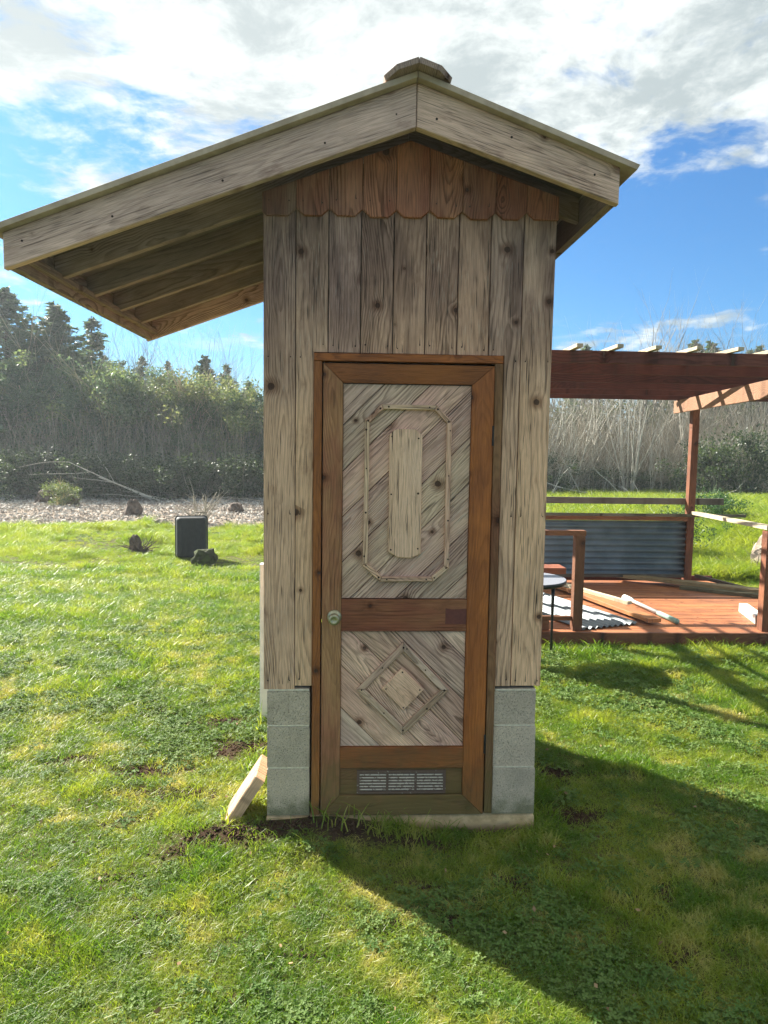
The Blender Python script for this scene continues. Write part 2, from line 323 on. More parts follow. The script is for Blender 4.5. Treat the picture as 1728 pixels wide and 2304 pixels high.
def mesh_obj(name, V, F, mat=None, smooth=False):
    me = bpy.data.meshes.new(name)
    me.from_pydata([tuple(map(float, v)) for v in V], [], F)
    if mat: me.materials.append(mat)
    if smooth: me.shade_smooth()
    me.update()
    return bpy.data.objects.new(name, me)
def np_mesh(name, V, F, mat=None, smooth=False):
    """V (n,3); F (m,k) constant k"""
    V = np.asarray(V, np.float32); F = np.asarray(F, np.int32); k = F.shape[1]
    me = bpy.data.meshes.new(name)
    me.vertices.add(len(V)); me.vertices.foreach_set('co', V.ravel())
    me.loops.add(F.size); me.loops.foreach_set('vertex_index', F.ravel())
    me.polygons.add(len(F)); me.polygons.foreach_set('loop_start', np.arange(0, F.size, k, dtype=np.int32))
    me.update(calc_edges=True)
    if mat: me.materials.append(mat)
    if smooth: me.shade_smooth()
    return me

WM = {}
def place(o, Mw, parent=None):
    COL.objects.link(o)
    if parent is not None:
        o.parent = parent; o.matrix_basis = WM[parent.name].inverted() @ Mw
    else: o.matrix_basis = Mw
    WM[o.name] = Mw
    return o
def tag(o, label=None, cat=None, group=None, kind=None):
    if label: o['label'] = label
    if cat: o['category'] = cat
    if group: o['group'] = group
    if kind: o['kind'] = kind
    return o
def empty(name, loc, label, cat, group=None):
    o = bpy.data.objects.new(name, None); o.empty_display_size = 0.2
    place(o, Matrix.Translation(Vector(loc)))
    return tag(o, label, cat, group)
def T(*a): return Matrix.Translation(Vector(a))

def ground_mat():
    m, g, b = new_mat('lawn_soil')
    geo = g.n('ShaderNodeNewGeometry').outputs['Position']
    a = g.noise(geo, 1.3, 5, 0.6); f = g.noise(geo, 22, 4, 0.65)
    c = g.mix(g.step(a, 0.4, 0.6), (0.060, 0.080, 0.018, 1), (0.085, 0.088, 0.026, 1))
    c = g.mix(g.step(f, 0.45, 0.7), c, (0.10, 0.070, 0.035, 1))
    vc = g.n('ShaderNodeVertexColor', layer_name='soil').outputs['Color']
    soil, chips, _z = g.sep(vc)
    fs = g.m('ADD', soil, g.m('MULTIPLY', g.m('SUBTRACT', f, 0.5), 0.5))
    c = g.mix(g.step(fs, 0.30, 0.62), c, g.mix(f, (0.018, 0.011, 0.007, 1), (0.070, 0.042, 0.026, 1)))
    c = g.mix(g.step(chips, 0.35, 0.6), c, g.mix(g.noise(geo, 9, 5, 0.7), (0.16, 0.125, 0.10, 1), (0.34, 0.285, 0.23, 1)))
    g.L(c, b.inputs['Base Color']); b.inputs['Roughness'].default_value = 1.0; b.inputs['Specular IOR Level'].default_value = 0.1
    bump(g, b, f, 0.8, 0.02)
    return m
def chipmask(x, y):
    e = 12.9 + 0.5*np.sin(x*0.9) + 0.35*np.sin(x*2.3+1)
    m = ss(y, e-0.15, e+0.15)*ss(y, 22.2, 21.2)*ss(x, 1.0, -0.5)
    return m
def build_ground():
    xs = np.concatenate([-np.geomspace(400, 6, 28), np.linspace(-5.9, 6.9, 200), np.geomspace(7.1, 400, 28)])
    ys = np.concatenate([[-60, -30, -12, -7], np.linspace(-4, 9.5, 210), np.geomspace(9.7, 700, 60)])
    X, Y = np.meshgrid(xs, ys); Z = ground(X, Y)
    n, k = X.shape
    V = np.stack([X, Y, Z], -1).reshape(-1, 3)
    i = np.arange((n-1)*(k-1)); r = i//(k-1); c = i % (k-1); a = r*k+c
    me = np_mesh('lawn_ground', V, np.stack([a, a+1, a+k+1, a+k], 1), ground_mat(), True)
    ca = me.color_attributes.new('soil', 'FLOAT_COLOR', 'POINT')
    sx, sy = V[:, 0], V[:, 1]
    cv = np.zeros((len(V), 4), np.float32); cv[:, 3] = 1
    cv[:, 0] = dirtmask(sx, sy); cv[:, 1] = chipmask(sx, sy)
    ca.data.foreach_set('color', cv.ravel())
    o = bpy.data.objects.new('ground', me); place(o, Matrix()); tag(o, kind='structure')
build_ground()

# ------------------------------------------------------------------ solid builders
def offset_poly(P, d):
    n = len(P); out = []
    for i in range(n):
        a, b, c = P[i-1], P[i], P[(i+1) % n]
        e1 = (b-a).normalized(); e2 = (c-b).normalized()
        n1 = Vector((-e1.y, e1.x)); n2 = Vector((-e2.y, e2.x))
        k = n1+n2; L = k.length
        if L < 1e-6: out.append(b+n1*d); continue
        k /= L; out.append(b + k*(d/max(0.35, k.dot(n1))))
    return out
def prism(name, P, T_, mat, bev=0.0015, jit=0.0):
    P = [Vector(p) for p in P]
    A = sum(P[i-1].x*P[i].y-P[i].x*P[i-1].y for i in range(len(P)))
    if A < 0: P = P[::-1]
    n = len(P); Q = offset_poly(P, bev)
    V = [(p.x, p.y, 0) for p in P]+[(p.x, p.y, T_-bev) for p in P]+[(p.x, p.y, T_) for p in Q]
    F = [tuple(range(n))[::-1], tuple(range(2*n, 3*n))]
    for i in range(n):
        j = (i+1) % n
        F += [(i, j, n+j, n+i), (n+i, n+j, 2*n+j, 2*n+i)]
    return mesh_obj(name, V, F, mat)
def plank_xz(name, pts, yb, T_, mat, parent, grain=(0, 1), tint=None, bev=0.0015, outward=-1):
    """board lying in a plane of constant y: outline pts in world (x,z), back face at y=yb, front T_ towards -y (or +y)"""
    gx, gz = grain; L = math.hypot(gx, gz); a = Vector((gx/L, 0, gz/L)); nz = Vector((0, outward, 0)); b = nz.cross(a)
    cx = sum(p[0] for p in pts)/len(pts); cz = sum(p[1] for p in pts)/len(pts)
    C = Vector((cx, yb, cz))
    P = [((Vector((x, yb, z))-C).dot(a), (Vector((x, yb, z))-C).dot(b)) for x, z in pts]
    o = prism(name, P, T_, mat, bev)
    Mw = Matrix((a, b, nz)).transposed().to_4x4(); Mw.translation = C
    place(o, Mw, parent)
    if tint: o.color = tuple(tint)+(1,)
    return o
def beam(name, p0, p1, w, h, mat, parent=None, upv=(0, 0, 1), tint=None, bev=0.002, ext=0.0):
    """bar from p0 to p1 (centre line), w across, h along upv"""
    p0 = Vector(p0); p1 = Vector(p1); a = (p1-p0); L = a.length; a.normalize()
    u = Vector(upv); s = u.cross(a).normalized(); u = a.cross(s).normalized()
    o = prism(name, [(-L/2, -w/2), (L/2, -w/2), (L/2, w/2), (-L/2, w/2)], h, mat, bev)
    for v in o.data.vertices: v.co.z -= h/2
    Mw = Matrix((a, s, u)).transposed().to_4x4(); Mw.translation = (p0+p1)/2
    place(o, Mw, parent)
    if tint: o.color = tuple(tint)+(1,)
    return o
def box(name, lo, hi, mat, parent=None, tint=None, axis='x', bev=0.002):
    lo = Vector(lo); hi = Vector(hi); c = (lo+hi)/2; s = hi-lo
    if axis == 'x': return beam(name, (lo.x, c.y, c.z), (hi.x, c.y, c.z), s.y, s.z, mat, parent, tint=tint, bev=bev)
    if axis == 'y': return beam(name, (c.x, lo.y, c.z), (c.x, hi.y, c.z), s.x, s.z, mat, parent, tint=tint, bev=bev)
    return beam(name, (c.x, c.y, lo.z), (c.x, c.y, hi.z), s.x, s.y, mat, parent, upv=(0, -1, 0), tint=tint, bev=bev)
def rt_(a=0.9, b=1.1, s=0.03):
    v = random.uniform(a, b); return (v*random.uniform(1-s, 1+s), v, v*random.uniform(1-s, 1+s))
def lathe(prof, n=20):
    V = []; F = []
    for r, z in prof: V += [(r*math.cos(2*math.pi*i/n), r*math.sin(2*math.pi*i/n), z) for i in range(n)]
    for k in range(len(prof)-1):
        for i in range(n):
            j = (i+1) % n; F.append((k*n+i, k*n+j, (k+1)*n+j, (k+1)*n+i))
    F.append(tuple(range(n))[::-1]); F.append(tuple(range((len(prof)-1)*n, len(prof)*n)))
    return V, F

# ------------------------------------------------------------------ the outhouse
X0, X1, YB = -0.399, 0.898, 1.36
RX, RZb = 0.240, 2.989           # ridge x, lower edge of the barge boards there
SL, SR = 0.3625, 0.331           # slopes of the two roof sides
oh = empty('outhouse', (0.25, 0.68, 0), 'tall narrow weathered cedar outhouse with scalloped gable, carved door and one long roof overhang', 'outhouse')
# footing, blocks
foot = box('footing', (-0.385, 0.006, -0.30), (0.885, YB-0.01, -0.004), M_FOOT, oh, bev=0.012)
zs = [(0.0, 0.227), (0.233, 0.430), (0.436, 0.600)]
def block(lo, hi): 
    return box('concrete_block', lo, hi, M_CONC, foot, bev=0.006)
for k, (za, zb) in enumerate(zs):
    for sx, (xa, xb) in enumerate(((-0.381, -0.1845), (0.6785, 0.877))):
        if k % 2: ys = [(0.0, 0.396), (0.402, 0.798), (0.804, YB-0.02)]
        else: ys = [(0.0, 0.196), (0.202, 0.598), (0.604, 1.0), (1.006, YB-0.02)]
        xo = 0.004*(k-1)*(1 if sx else 0)
        for ya, yb2 in ys: block((xa-xo*0.3, ya+0.001*k, za), (xb-xo, yb2, zb))
    box('mortar_joint', (-0.379, 0.0006, zb-0.0005), (-0.187, YB-0.03, zb+0.006), M_MORTAR, foot, bev=0.0005)
    box('mortar_joint', (0.681, 0.0006, zb-0.0005), (0.873, YB-0.03, zb+0.006), M_MORTAR, foot, bev=0.0005)
    block((-0.18, YB-0.215, za), (0.245, YB-0.02, zb)); block((0.251, YB-0.215, za), (0.672, YB-0.02, zb))
# wall core
def rz(x, dz=0.0): return RZb + dz - (SL*(RX-x) if x < RX else SR*(x-RX))
def wallcore():
    P = [(X0+0.02, 0.62), (-0.136, 0.62), (-0.136, 2.13), (0.636, 2.13), (0.636, 0.62), (X1-0.02, 0.62), (X1-0.02, rz(X1)+0.05), (RX, RZb+0.05), (X0+0.02, rz(X0)+0.05)]
    o = plank_xz('front_wall', P, 0.06, 0.035, M_GAP, oh)
    return o
fwall = wallcore()
xb = [-0.399, -0.256, -0.112, 0.031, 0.1745, 0.318, 0.4625, 0.6055, 0.7515, 0.898]
walltint = [(0.92, 0.92, 0.95), (0.98, 0.97, 0.95), (0.93, 0.92, 0.99), (0.98, 0.94, 0.93), (1.02, 0.97, 0.92), (1.10, 1.05, 1.0), (1.04, 0.98, 0.92), (0.93, 0.93, 0.95), (1.07, 1.06, 1.03)]
for i in range(9):
    a, b_ = xb[i]+0.0022, xb[i+1]-0.0022
    zt = 2.86
    if i == 0: P = [(a, 0.606), (b_+0.002, 0.606), (b_, zt), (a, zt)]
    elif i == 1: P = [(a, 0.622), (-0.1765, 0.622), (-0.1745, 2.143), (b_, 2.143), (b_, zt), (a, zt)]
    elif i == 7: P = [(0.6785, 0.620), (b_, 0.620), (b_, zt), (a, zt), (a, 2.143), (0.6785, 2.143)]
    elif i == 8: P = [(a, 0.622), (b_-0.010, 0.622), (b_, zt), (a, zt)]
    else: P = [(a, 2.143), (b_, 2.143), (b_, zt), (a, zt)]
    zmax = min(rz(a, 0.01), rz(b_, 0.01), zt)
    P = [(x, min(z, zmax)) for x, z in P]
    plank_xz('wall_plank', P, 0.022, 0.020+random.uniform(-0.0012, 0.0012), W_WALL, fwall, tint=walltint[i])
gb = [-0.401, -0.254, -0.110, 0.036, 0.181, 0.3265, 0.4725, 0.617, 0.7555, 0.898]
for i in range(9):
    a, b_ = gb[i]+0.0012, gb[i+1]-0.0012; zb = 2.722+0.002*(i % 3)+0.001*i; ch = 0.034
    P = [(a, zb+ch*0.85), (a+ch, zb), (b_-ch, zb), (b_, zb+ch*0.85), (b_, rz(b_, 0.06)), ]
    if a < RX < b_: P.append((RX, rz(RX, 0.06)))
    P.append((a, rz(a, 0.06)))
    if i == 0: P[0] = (a, zb+0.012); P[1] = (a+0.018, zb)
    if i == 8: P[3] = (b_, zb); P[2] = (b_-0.01, zb)
    t = [(0.62, 0.74, 0.82), (0.92, 0.9, 0.85), (0.95, 0.9, 0.88), (1.05, 0.9, 0.8), (0.95, 0.8, 0.72), (1.0, 0.95, 0.85), (0.85, 0.85, 0.8), (0.9, 0.88, 0.85), (1.0, 1.0, 0.9)][i]
    plank_xz('gable_board', P, -0.0005, 0.019+random.uniform(-0.001, 0.001), W_GABLE, fwall, tint=t, bev=0.0025)
# other walls
def sidewall(name, x, nx):
    w = box(name, (min(x, x-nx*0.03)+0.0, 0.062, 0.61), (max(x, x-nx*0.03), YB-0.05, rz(x)+0.04), M_GAP, oh, axis='z')
    n = 9; dy = (YB-0.022)/n
    for k in range(n):
        a = 0.022+k*dy
        beam('wall_plank', (x+nx*0.0095, a+dy/2, 0.615), (x+nx*0.0095, a+dy/2, rz(x)+0.03), dy-0.0036, 0.019, W_WALL, w, upv=(nx, 0, 0), tint=rt_())
sidewall('left_side_wall', X0+0.0195, -1); sidewall('right_side_wall', X1-0.0195, 1)
bw = plank_xz('back_wall', [(X0+0.02, 0.62), (X1-0.02, 0.62), (X1-0.02, rz(X1)+0.05), (RX, RZb+0.05), (X0+0.02, rz(X0)+0.05)], YB-0.045, 0.035, M_GAP, oh, outward=1)
for i in range(9):
    a, b_ = xb[i]+0.0016, xb[i+1]-0.0016
    plank_xz('wall_plank', [(a, 0.615), (b_, 0.615), (b_, rz(b_, 0.04)), (a, rz(a, 0.04))], YB-0.008, 0.019, W_WALL, bw, tint=rt_(), outward=1)
# nails of the cladding
def discs(name, pts, r, mat, parent, nrm=(0, -1, 0), T_=0.0012, n=7):
    nrm = Vector(nrm); a = nrm.orthogonal().normalized(); b = nrm.cross(a); V = []; F = []
    for p in pts:
        p = Vector(p); k = len(V); rr = r*random.uniform(0.8, 1.25)
        for t in (0, T_): V += [tuple(p+nrm*t+(a*math.cos(2*math.pi*i/n)+b*math.sin(2*math.pi*i/n))*rr) for i in range(n)]
        F.append(tuple(k+n+i for i in range(n)))
        F += [(k+i, k+(i+1) % n, k+n+(i+1) % n, k+n+i) for i in range(n)]
    o = mesh_obj(name, V, F, mat); place(o, T(0, 0, 0), parent); return o
pts = []
for i in range(9):
    for x in (xb[i]+0.022, xb[i+1]-0.022):
        if i in (0, 8) or (i == 1 and x < -0.18) or (i == 7 and x > 0.7): pts += [(x, 0.0012, 0.655+random.uniform(-.01, .01)), (x, 0.0012, 1.42), (x, 0.0012, 2.12)]
        else: pts.append((x, 0.0012, 2.175+random.uniform(-.01, .01)))
    for x in (gb[i]+0.03, gb[i+1]-0.03): pts.append((x, -0.0185, 2.79+random.uniform(-.012, .012)))
o = discs('cladding_nails', pts, 0.0032, M_NAIL, fwall); o['kind'] = 'stuff'

def streaks(name, pts, mat, parent):
    V = []; F = []
    for x, y, z, up_ in pts:
        L = random.uniform(0.018, 0.055); w = random.uniform(0.0010, 0.0022); k = len(V)
        for yy in (y, y-0.0007):
            V += [(x-w, yy, z), (x, yy, z-L*0.5*up_), (x+w, yy, z), (x, yy, z+L)]
        F += [(k+4, k+5, k+6, k+7)]+[(k+i, k+(i+1) % 4, k+4+(i+1) % 4, k+4+i) for i in range(4)]
    o = mesh_obj(name, V, F, mat); place(o, T(0, 0, 0), parent); o['kind'] = 'stuff'
M_STREAK = plain('iron_stain', (0.05, 0.038, 0.030, 1), (0.09, 0.068, 0.052, 1), 90, 0.9)
sp_ = [(x+random.uniform(-.004, .004), (0.0016 if y > -0.01 else -0.0183), z+0.004, random.choice((0.2, 1.0))) for x, y, z in pts]
sp_ += [(xb[i]+random.uniform(0.02, 0.12), 0.0016, (0.625 if i in (0, 1, 7, 8) else 2.15)+random.uniform(0, 0.02), 0.3) for i in (0, 0, 0, 2, 2, 3, 3, 4, 4, 5, 5, 6, 6, 8, 8, 8) if True]
streaks('end_splits', sp_, M_STREAK, fwall)

# roof: sheathing sheets, rafters, barge boards, fascia, ridge cap
YF, YR = -0.300, 1.75
def roof_sheet(name, P):
    o = plank_xz(name, P, YR+0.03, (YR+0.03)-(YF-0.04), M_ROOFSHEET, oh, grain=(1, 0), bev=0.001); return o
bt = lambda x: (3.156 - (3.156-2.542)/(RX+1.374)*(RX-x)) if x < RX else 3.156-(3.156-2.862)/(1.063-RX)*(x-RX)
lroof = roof_sheet('left_roof', [(-1.405, bt(-1.405)+0.002), (RX-0.002, bt(RX)+0.002), (RX-0.002, bt(RX)+0.026), (-1.405, bt(-1.405)+0.026)])
rroof = roof_sheet('right_roof', [(RX+0.002, bt(RX)+0.002), (1.118, bt(1.118)-0.004), (1.130, bt(1.13)+0.020), (RX+0.002, bt(RX)+0.026)])
def lb(x): return 2.404 + (RZb-2.404)/(RX+1.374)*(x+1.374)
def rb(x): return RZb - (RZb-2.717)/(1.062-RX)*(x-RX)
yfs = [(YF, 0.038)]+[(y, 0.038) for y in (0.10, 0.50, 0.91, 1.32)]+[(YR-0.038, 0.038)]
for k, (y, t) in enumerate(yfs):
    end = k in (0, 5); dzb = 0.0 if end else 0.030
    m_ = W_ROOF if end else W_RAFT; nm = 'barge_board' if end else 'rafter'
    xe = -1.374 if end else -1.335
    P = [(xe, lb(xe)+dzb), (RX-0.0015, lb(RX)+dzb), (RX-0.0015, bt(RX)), (xe, bt(xe))]
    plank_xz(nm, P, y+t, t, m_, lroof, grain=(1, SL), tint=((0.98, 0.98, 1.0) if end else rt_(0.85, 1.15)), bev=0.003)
    xe = 1.063 if end else 1.022
    P = [(RX+0.0015, rb(RX)+dzb), (xe, rb(xe)+dzb), (xe, bt(xe)-0.001), (RX+0.0015, bt(RX))]
    plank_xz(nm, P, y+t, t, m_, rroof, grain=(1, -SR), tint=((1.08, 1.05, 1.0) if end else rt_(0.8, 1.0)), bev=0.003)
box('fascia_board', (-1.3735, YF+0.039, lb(-1.37)+0.006), (-1.3365, YR-0.039, bt(-1.374)-0.004), W_RAFT, lroof, axis='y', tint=(1.0, 1.0, 0.9))
box('fascia_batten', (-1.334, YF+0.039, lb(-1.31)+0.022), (-1.300, YR-0.039, lb(-1.31)+0.050), W_RAFT, lroof, axis='y', tint=(0.85, 0.85, 0.75))
box('fascia_board', (1.0235, YF+0.039, rb(1.06)+0.006), (1.0625, YR-0.039, bt(1.063)-0.004), W_RAFT, rroof, axis='y', tint=(0.8, 0.8, 0.8))
# underside boards between the rafters
def soffit(name, xa, xc, par):
    P = [(xa, bt(xa)-0.010), (xc, bt(xc)-0.010), (xc, bt(xc)+0.0005), (xa, bt(xa)+0.0005)]
    for k in range(5):
        ya = yfs[k][0]+0.040; yb2 = yfs[k+1][0]-0.002
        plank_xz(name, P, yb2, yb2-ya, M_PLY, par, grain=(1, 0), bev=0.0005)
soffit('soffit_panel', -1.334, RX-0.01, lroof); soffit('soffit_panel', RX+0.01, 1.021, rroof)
bn_ = []
for x in (-1.30, -0.95, -0.52, -0.12, 0.16): bn_ += [(x, YF-0.0002, (lb(x)+bt(x))/2+random.uniform(-.03, .03))]
for x in (0.32, 0.62, 0.96): bn_ += [(x, YF-0.0002, (rb(x)+bt(x))/2+random.uniform(-.03, .03))]
discs('barge_nails', bn_, 0.0045, M_NAIL, lroof)['kind'] = 'stuff'
# ridge cap: two boards with clipped front corners
def cap(side):
    s = SL*0.99 if side < 0 else SR*1.05
    a = Vector((0, 1, 0)); c = Vector((side, 0, -s)).normalized()
    nrm = (a.cross(c) if side < 0 else c.cross(a)).normalized()
    w = 0.134; y0, y1 = -0.392, YR+0.06
    Lx = [(y0, -0.0045), (y0, 0.085), (y0+0.055, w), (y1-0.055, w), (y1, 0.085), (y1, -0.0045)]
    b = nrm.cross(a)
    sg = 1 if b.dot(c) > 0 else -1
    P = [(y, sg*q) for y, q in Lx]
    o = prism('ridge_cap_board', P, 0.022, W_RAFT, 0.002)
    Mw = Matrix((a, b, nrm)).transposed().to_4x4(); Mw.translation = Vector((RX, 0, bt(RX)+0.030))
    place(o, Mw, lroof if side < 0 else rroof); o.color = (1.0, 1.0, 0.98, 1)
cap(-1); cap(1)

# door trim and door
trim = plank_xz('door_trim', [(-0.1725, 2.105), (0.672, 2.107), (0.671, 2.141), (-0.1728, 2.138)], 0.030, 0.044, W_STAIN, oh, grain=(1, 0), tint=(1.0, 0.95, 0.9), bev=0.002)
plank_xz('trim_board', [(-0.1745, 0.006), (-0.1375, 0.006), (-0.1375, 2.1035), (-0.1725, 2.1035)], 0.030, 0.042, W_STAIN, trim, tint=(0.95, 1.0, 1.0), bev=0.002)
plank_xz('trim_board', [(0.6415, 0.008), (0.6765, 0.008), (0.672, 2.1055), (0.637, 2.1055)], 0.030, 0.042, W_BROWN, trim, tint=(0.72, 0.66, 0.62), bev=0.002)
dl, dr, db, dt = -0.1315, 0.6355, 0.0, 2.0955
door = plank_xz('door', [(dl+0.004, db+0.004), (dr-0.004, db+0.004), (dr-0.004, dt-0.004), (dl+0.004, dt-0.004)], 0.040, 0.022, M_GAP, oh, grain=(0, 1))
ix0, ix1 = -0.043, 0.536
DY, DT = 0.0175, 0.0235     # frame boards: back plane and thickness
plank_xz('stile', [(dl, db), (ix0, 0.0975), (ix0, 2.009), (dl, dt)], DY, DT, W_BROWN, door, tint=(1.15, 1.03, 0.95))
plank_xz('stile', [(dr, db), (dr, dt), (ix1, 2.009), (ix1, 0.0975)], DY, DT, W_STAIN, door, tint=(1.15, 1.15, 1.15))
plank_xz('rail', [(dl+0.002, dt), (ix0+0.0005, 2.0105), (ix1-0.0005, 2.0105), (dr-0.002, dt)], DY, DT, W_STAIN, door, grain=(1, 0), tint=(0.85, 0.88, 0.92))
plank_xz('rail', [(dl+0.002, db), (dr-0.002, db), (ix1-0.0005, 0.096), (ix0+0.0005, 0.096)], DY, DT, W_BROWN, door, grain=(1, 0), tint=(0.80, 0.72, 0.62))
mr = plank_xz('rail', [(ix0+0.001, 0.882), (ix1-0.001, 0.884), (ix1-0.001, 1.032), (ix0+0.001, 1.030)], DY, DT, W_BROWN, door, grain=(1, 0), tint=(0.85, 0.62, 0.60))
mr['label'] = 'reddish faded middle rail with a dark red patch'
plank_xz('rail', [(ix0+0.001, 0.229), (ix1-0.001, 0.229), (ix1-0.001, 0.329), (ix0+0.001, 0.329)], DY, DT, W_STAIN, door, grain=(1, 0), tint=(0.85, 0.85, 0.9))
plank_xz('vent_board', [(ix0+0.001, 0.0975), (ix1-0.001, 0.0975), (ix1-0.001, 0.227), (ix0+0.001, 0.227)], DY, 0.012, W_BROWN, door, grain=(1, 0), tint=(0.75, 0.70, 0.62))
M_REDP = plain('red_paint_patch', (0.16, 0.052, 0.040, 1), (0.12, 0.042, 0.034, 1), 60, 0.7)
plank_xz('paint_patch', [(0.437, 0.918), (0.5345, 0.918), (0.5345, 0.990), (0.470, 0.986), (0.437, 0.992)], DY-DT, 0.0008, M_REDP, door, grain=(1, 0), bev=0.0002)
def clip(P, lo, hi, ax):
    out = []
    for sgn, lim in ((1, lo), (-1, -hi)):
        out = []
        for i in range(len(P)):
            a, b_ = P[i-1], P[i]; fa = sgn*a[ax]-lim; fb = sgn*b_[ax]-lim
            if (fa >= 0) != (fb >= 0):
                t = fa/(fa-fb); out.append((a[0]+(b_[0]-a[0])*t, a[1]+(b_[1]-a[1])*t))
            if fb >= 0: out.append(b_)
        P = out
        if not P: return P
    return P
def diag(z0, z1, sgn, x_at, step):
    gd = (1, sgn*1.0)
    for k in range(-9, 12):
        a = x_at+k*step; gap = 0.0022
        pts = []
        for xo, zz in ((a+gap, z0-1), (a+step-gap, z0-1), (a+step-gap, z1+1), (a+gap, z1+1)):
            ref = z0 if sgn > 0 else z1
            pts.append((xo+(zz-ref)*sgn, zz))
        P = clip(clip(pts, ix0+0.001, ix1-0.001, 0), z0, z1, 1)
        if len(P) >= 3:
            Q = []
            for p in P:
                if not Q or math.hypot(p[0]-Q[-1][0], p[1]-Q[-1][1]) > 0.004: Q.append(p)
            if len(Q) >= 3 and math.hypot(Q[0][0]-Q[-1][0], Q[0][1]-Q[-1][1]) < 0.004: Q.pop()
            if len(Q) >= 3: plank_xz('panel_board', Q, DY, 0.0105+random.uniform(-0.0008, 0.0008), W_PANEL, door, grain=gd, tint=rt_(0.84, 1.16, 0.05), bev=0.0022)
diag(1.034, 2.0075, 1, -0.043-(1.20-1.034)+0.0, 0.2075)
diag(0.331, 0.880, -1, 0.001, 0.2025)
def strips(name, P, wdt, ybk, T_, mat, par, tints):
    P = [Vector(p) for p in P]
    A = sum(P[i-1].x*P[i].y-P[i].x*P[i-1].y for i in range(len(P)))
    if A < 0: P = P[::-1]
    Q = offset_poly(P, wdt); n = len(P); c = []
    for i in range(n):
        j = (i+1) % n; e = (P[j]-P[i]).normalized()*0.0009
        plank_xz(name, [tuple(P[i]+e), tuple(P[j]-e), tuple(Q[j]-e), tuple(Q[i]+e)], ybk, T_, mat, par, grain=tuple(P[j]-P[i]), tint=tints[i % len(tints)], bev=0.0025)
YP = DY-0.0100
octo = [(0.129, 1.918), (0.377, 1.918), (0.446, 1.847), (0.448, 1.178), (0.376, 1.117), (0.132, 1.115), (0.053, 1.190), (0.056, 1.846)]
strips('moulding_strip', octo, 0.0215, YP, 0.021, W_PANEL, door, [(1.05, 1.05, 0.95), (1.2, 1.15, 1.05), (1.0, 0.96, 0.88)])
strips('moulding_strip', [(0.246, 0.832), (0.462, 0.603), (0.249, 0.388), (0.030, 0.606)], 0.030, YP, 0.014, W_PANEL, door, [(0.85, 0.85, 0.82), (0.7, 0.68, 0.62), (0.9, 0.92, 0.95)])
plank_xz('centre_plaque', [(0.1665, 1.782), (0.190, 1.806), (0.212, 1.810), (0.286, 1.809), (0.3155, 1.779), (0.3170, 1.245), (0.292, 1.232), (0.268, 1.224), (0.212, 1.227), (0.1695, 1.252)], YP, 0.018, W_PALE, door, bev=0.003)['label'] = 'pale clipped plaque nailed inside the octagon'
plank_xz('centre_plaque', [(0.242, 0.708), (0.343, 0.606), (0.249, 0.505), (0.149, 0.612)], YP, 0.016, W_PALE, door, grain=(1, -1), tint=(0.98, 0.94, 0.94), bev=0.003)['label'] = 'small grey diamond plaque in the lower panel'
npt = []
Oc = [Vector(p) for p in octo]
for i in range(8):
    a, b_ = Oc[i], Oc[(i+1) % 8]; L = (b_-a).length; c = Vector((0.25, 1.52))
    for t in ((0.12, 0.88) if L < 0.3 else (0.05, 0.36, 0.68, 0.95)):
        p = a.lerp(b_, t); p = p + (c-p).normalized()*0.011; npt.append((p.x, YP-0.0205, p.y))
for x, z in ((0.178, 1.775), (0.298, 1.768), (0.178, 1.515), (0.300, 1.52), (0.180, 1.262), (0.303, 1.268)): npt.append((x, YP-0.0175, z))
for x, z in ((0.243, 0.690), (0.325, 0.606), (0.250, 0.522), (0.168, 0.611)): npt.append((x, YP-0.0155, z))
for x, z in ((0.246, 0.806), (0.262, 0.800), (0.44, 0.603), (0.35, 0.70), (0.15, 0.71), (0.055, 0.605), (0.16, 0.495), (0.25, 0.412), (0.36, 0.515)): npt.append((x, YP-0.0135, z))
discs('door_nails', npt, 0.0042, M_NAIL, door)['kind'] = 'stuff'
# knob
V, F = lathe([(0.033, 0), (0.033, 0.004), (0.028, 0.009), (0.014, 0.011), (0.011, 0.030), (0.019, 0.036), (0.0265, 0.046), (0.0275, 0.056), (0.023, 0.066), (0.013, 0.0695), (0.012, 0.067), (0.002, 0.067)], 24)
o = mesh_obj('knob', V, F, M_BRASS, True); place(o, T(-0.074, DY-DT, 0.950) @ Matrix.Rotation(rad(90), 4, 'X'), door)
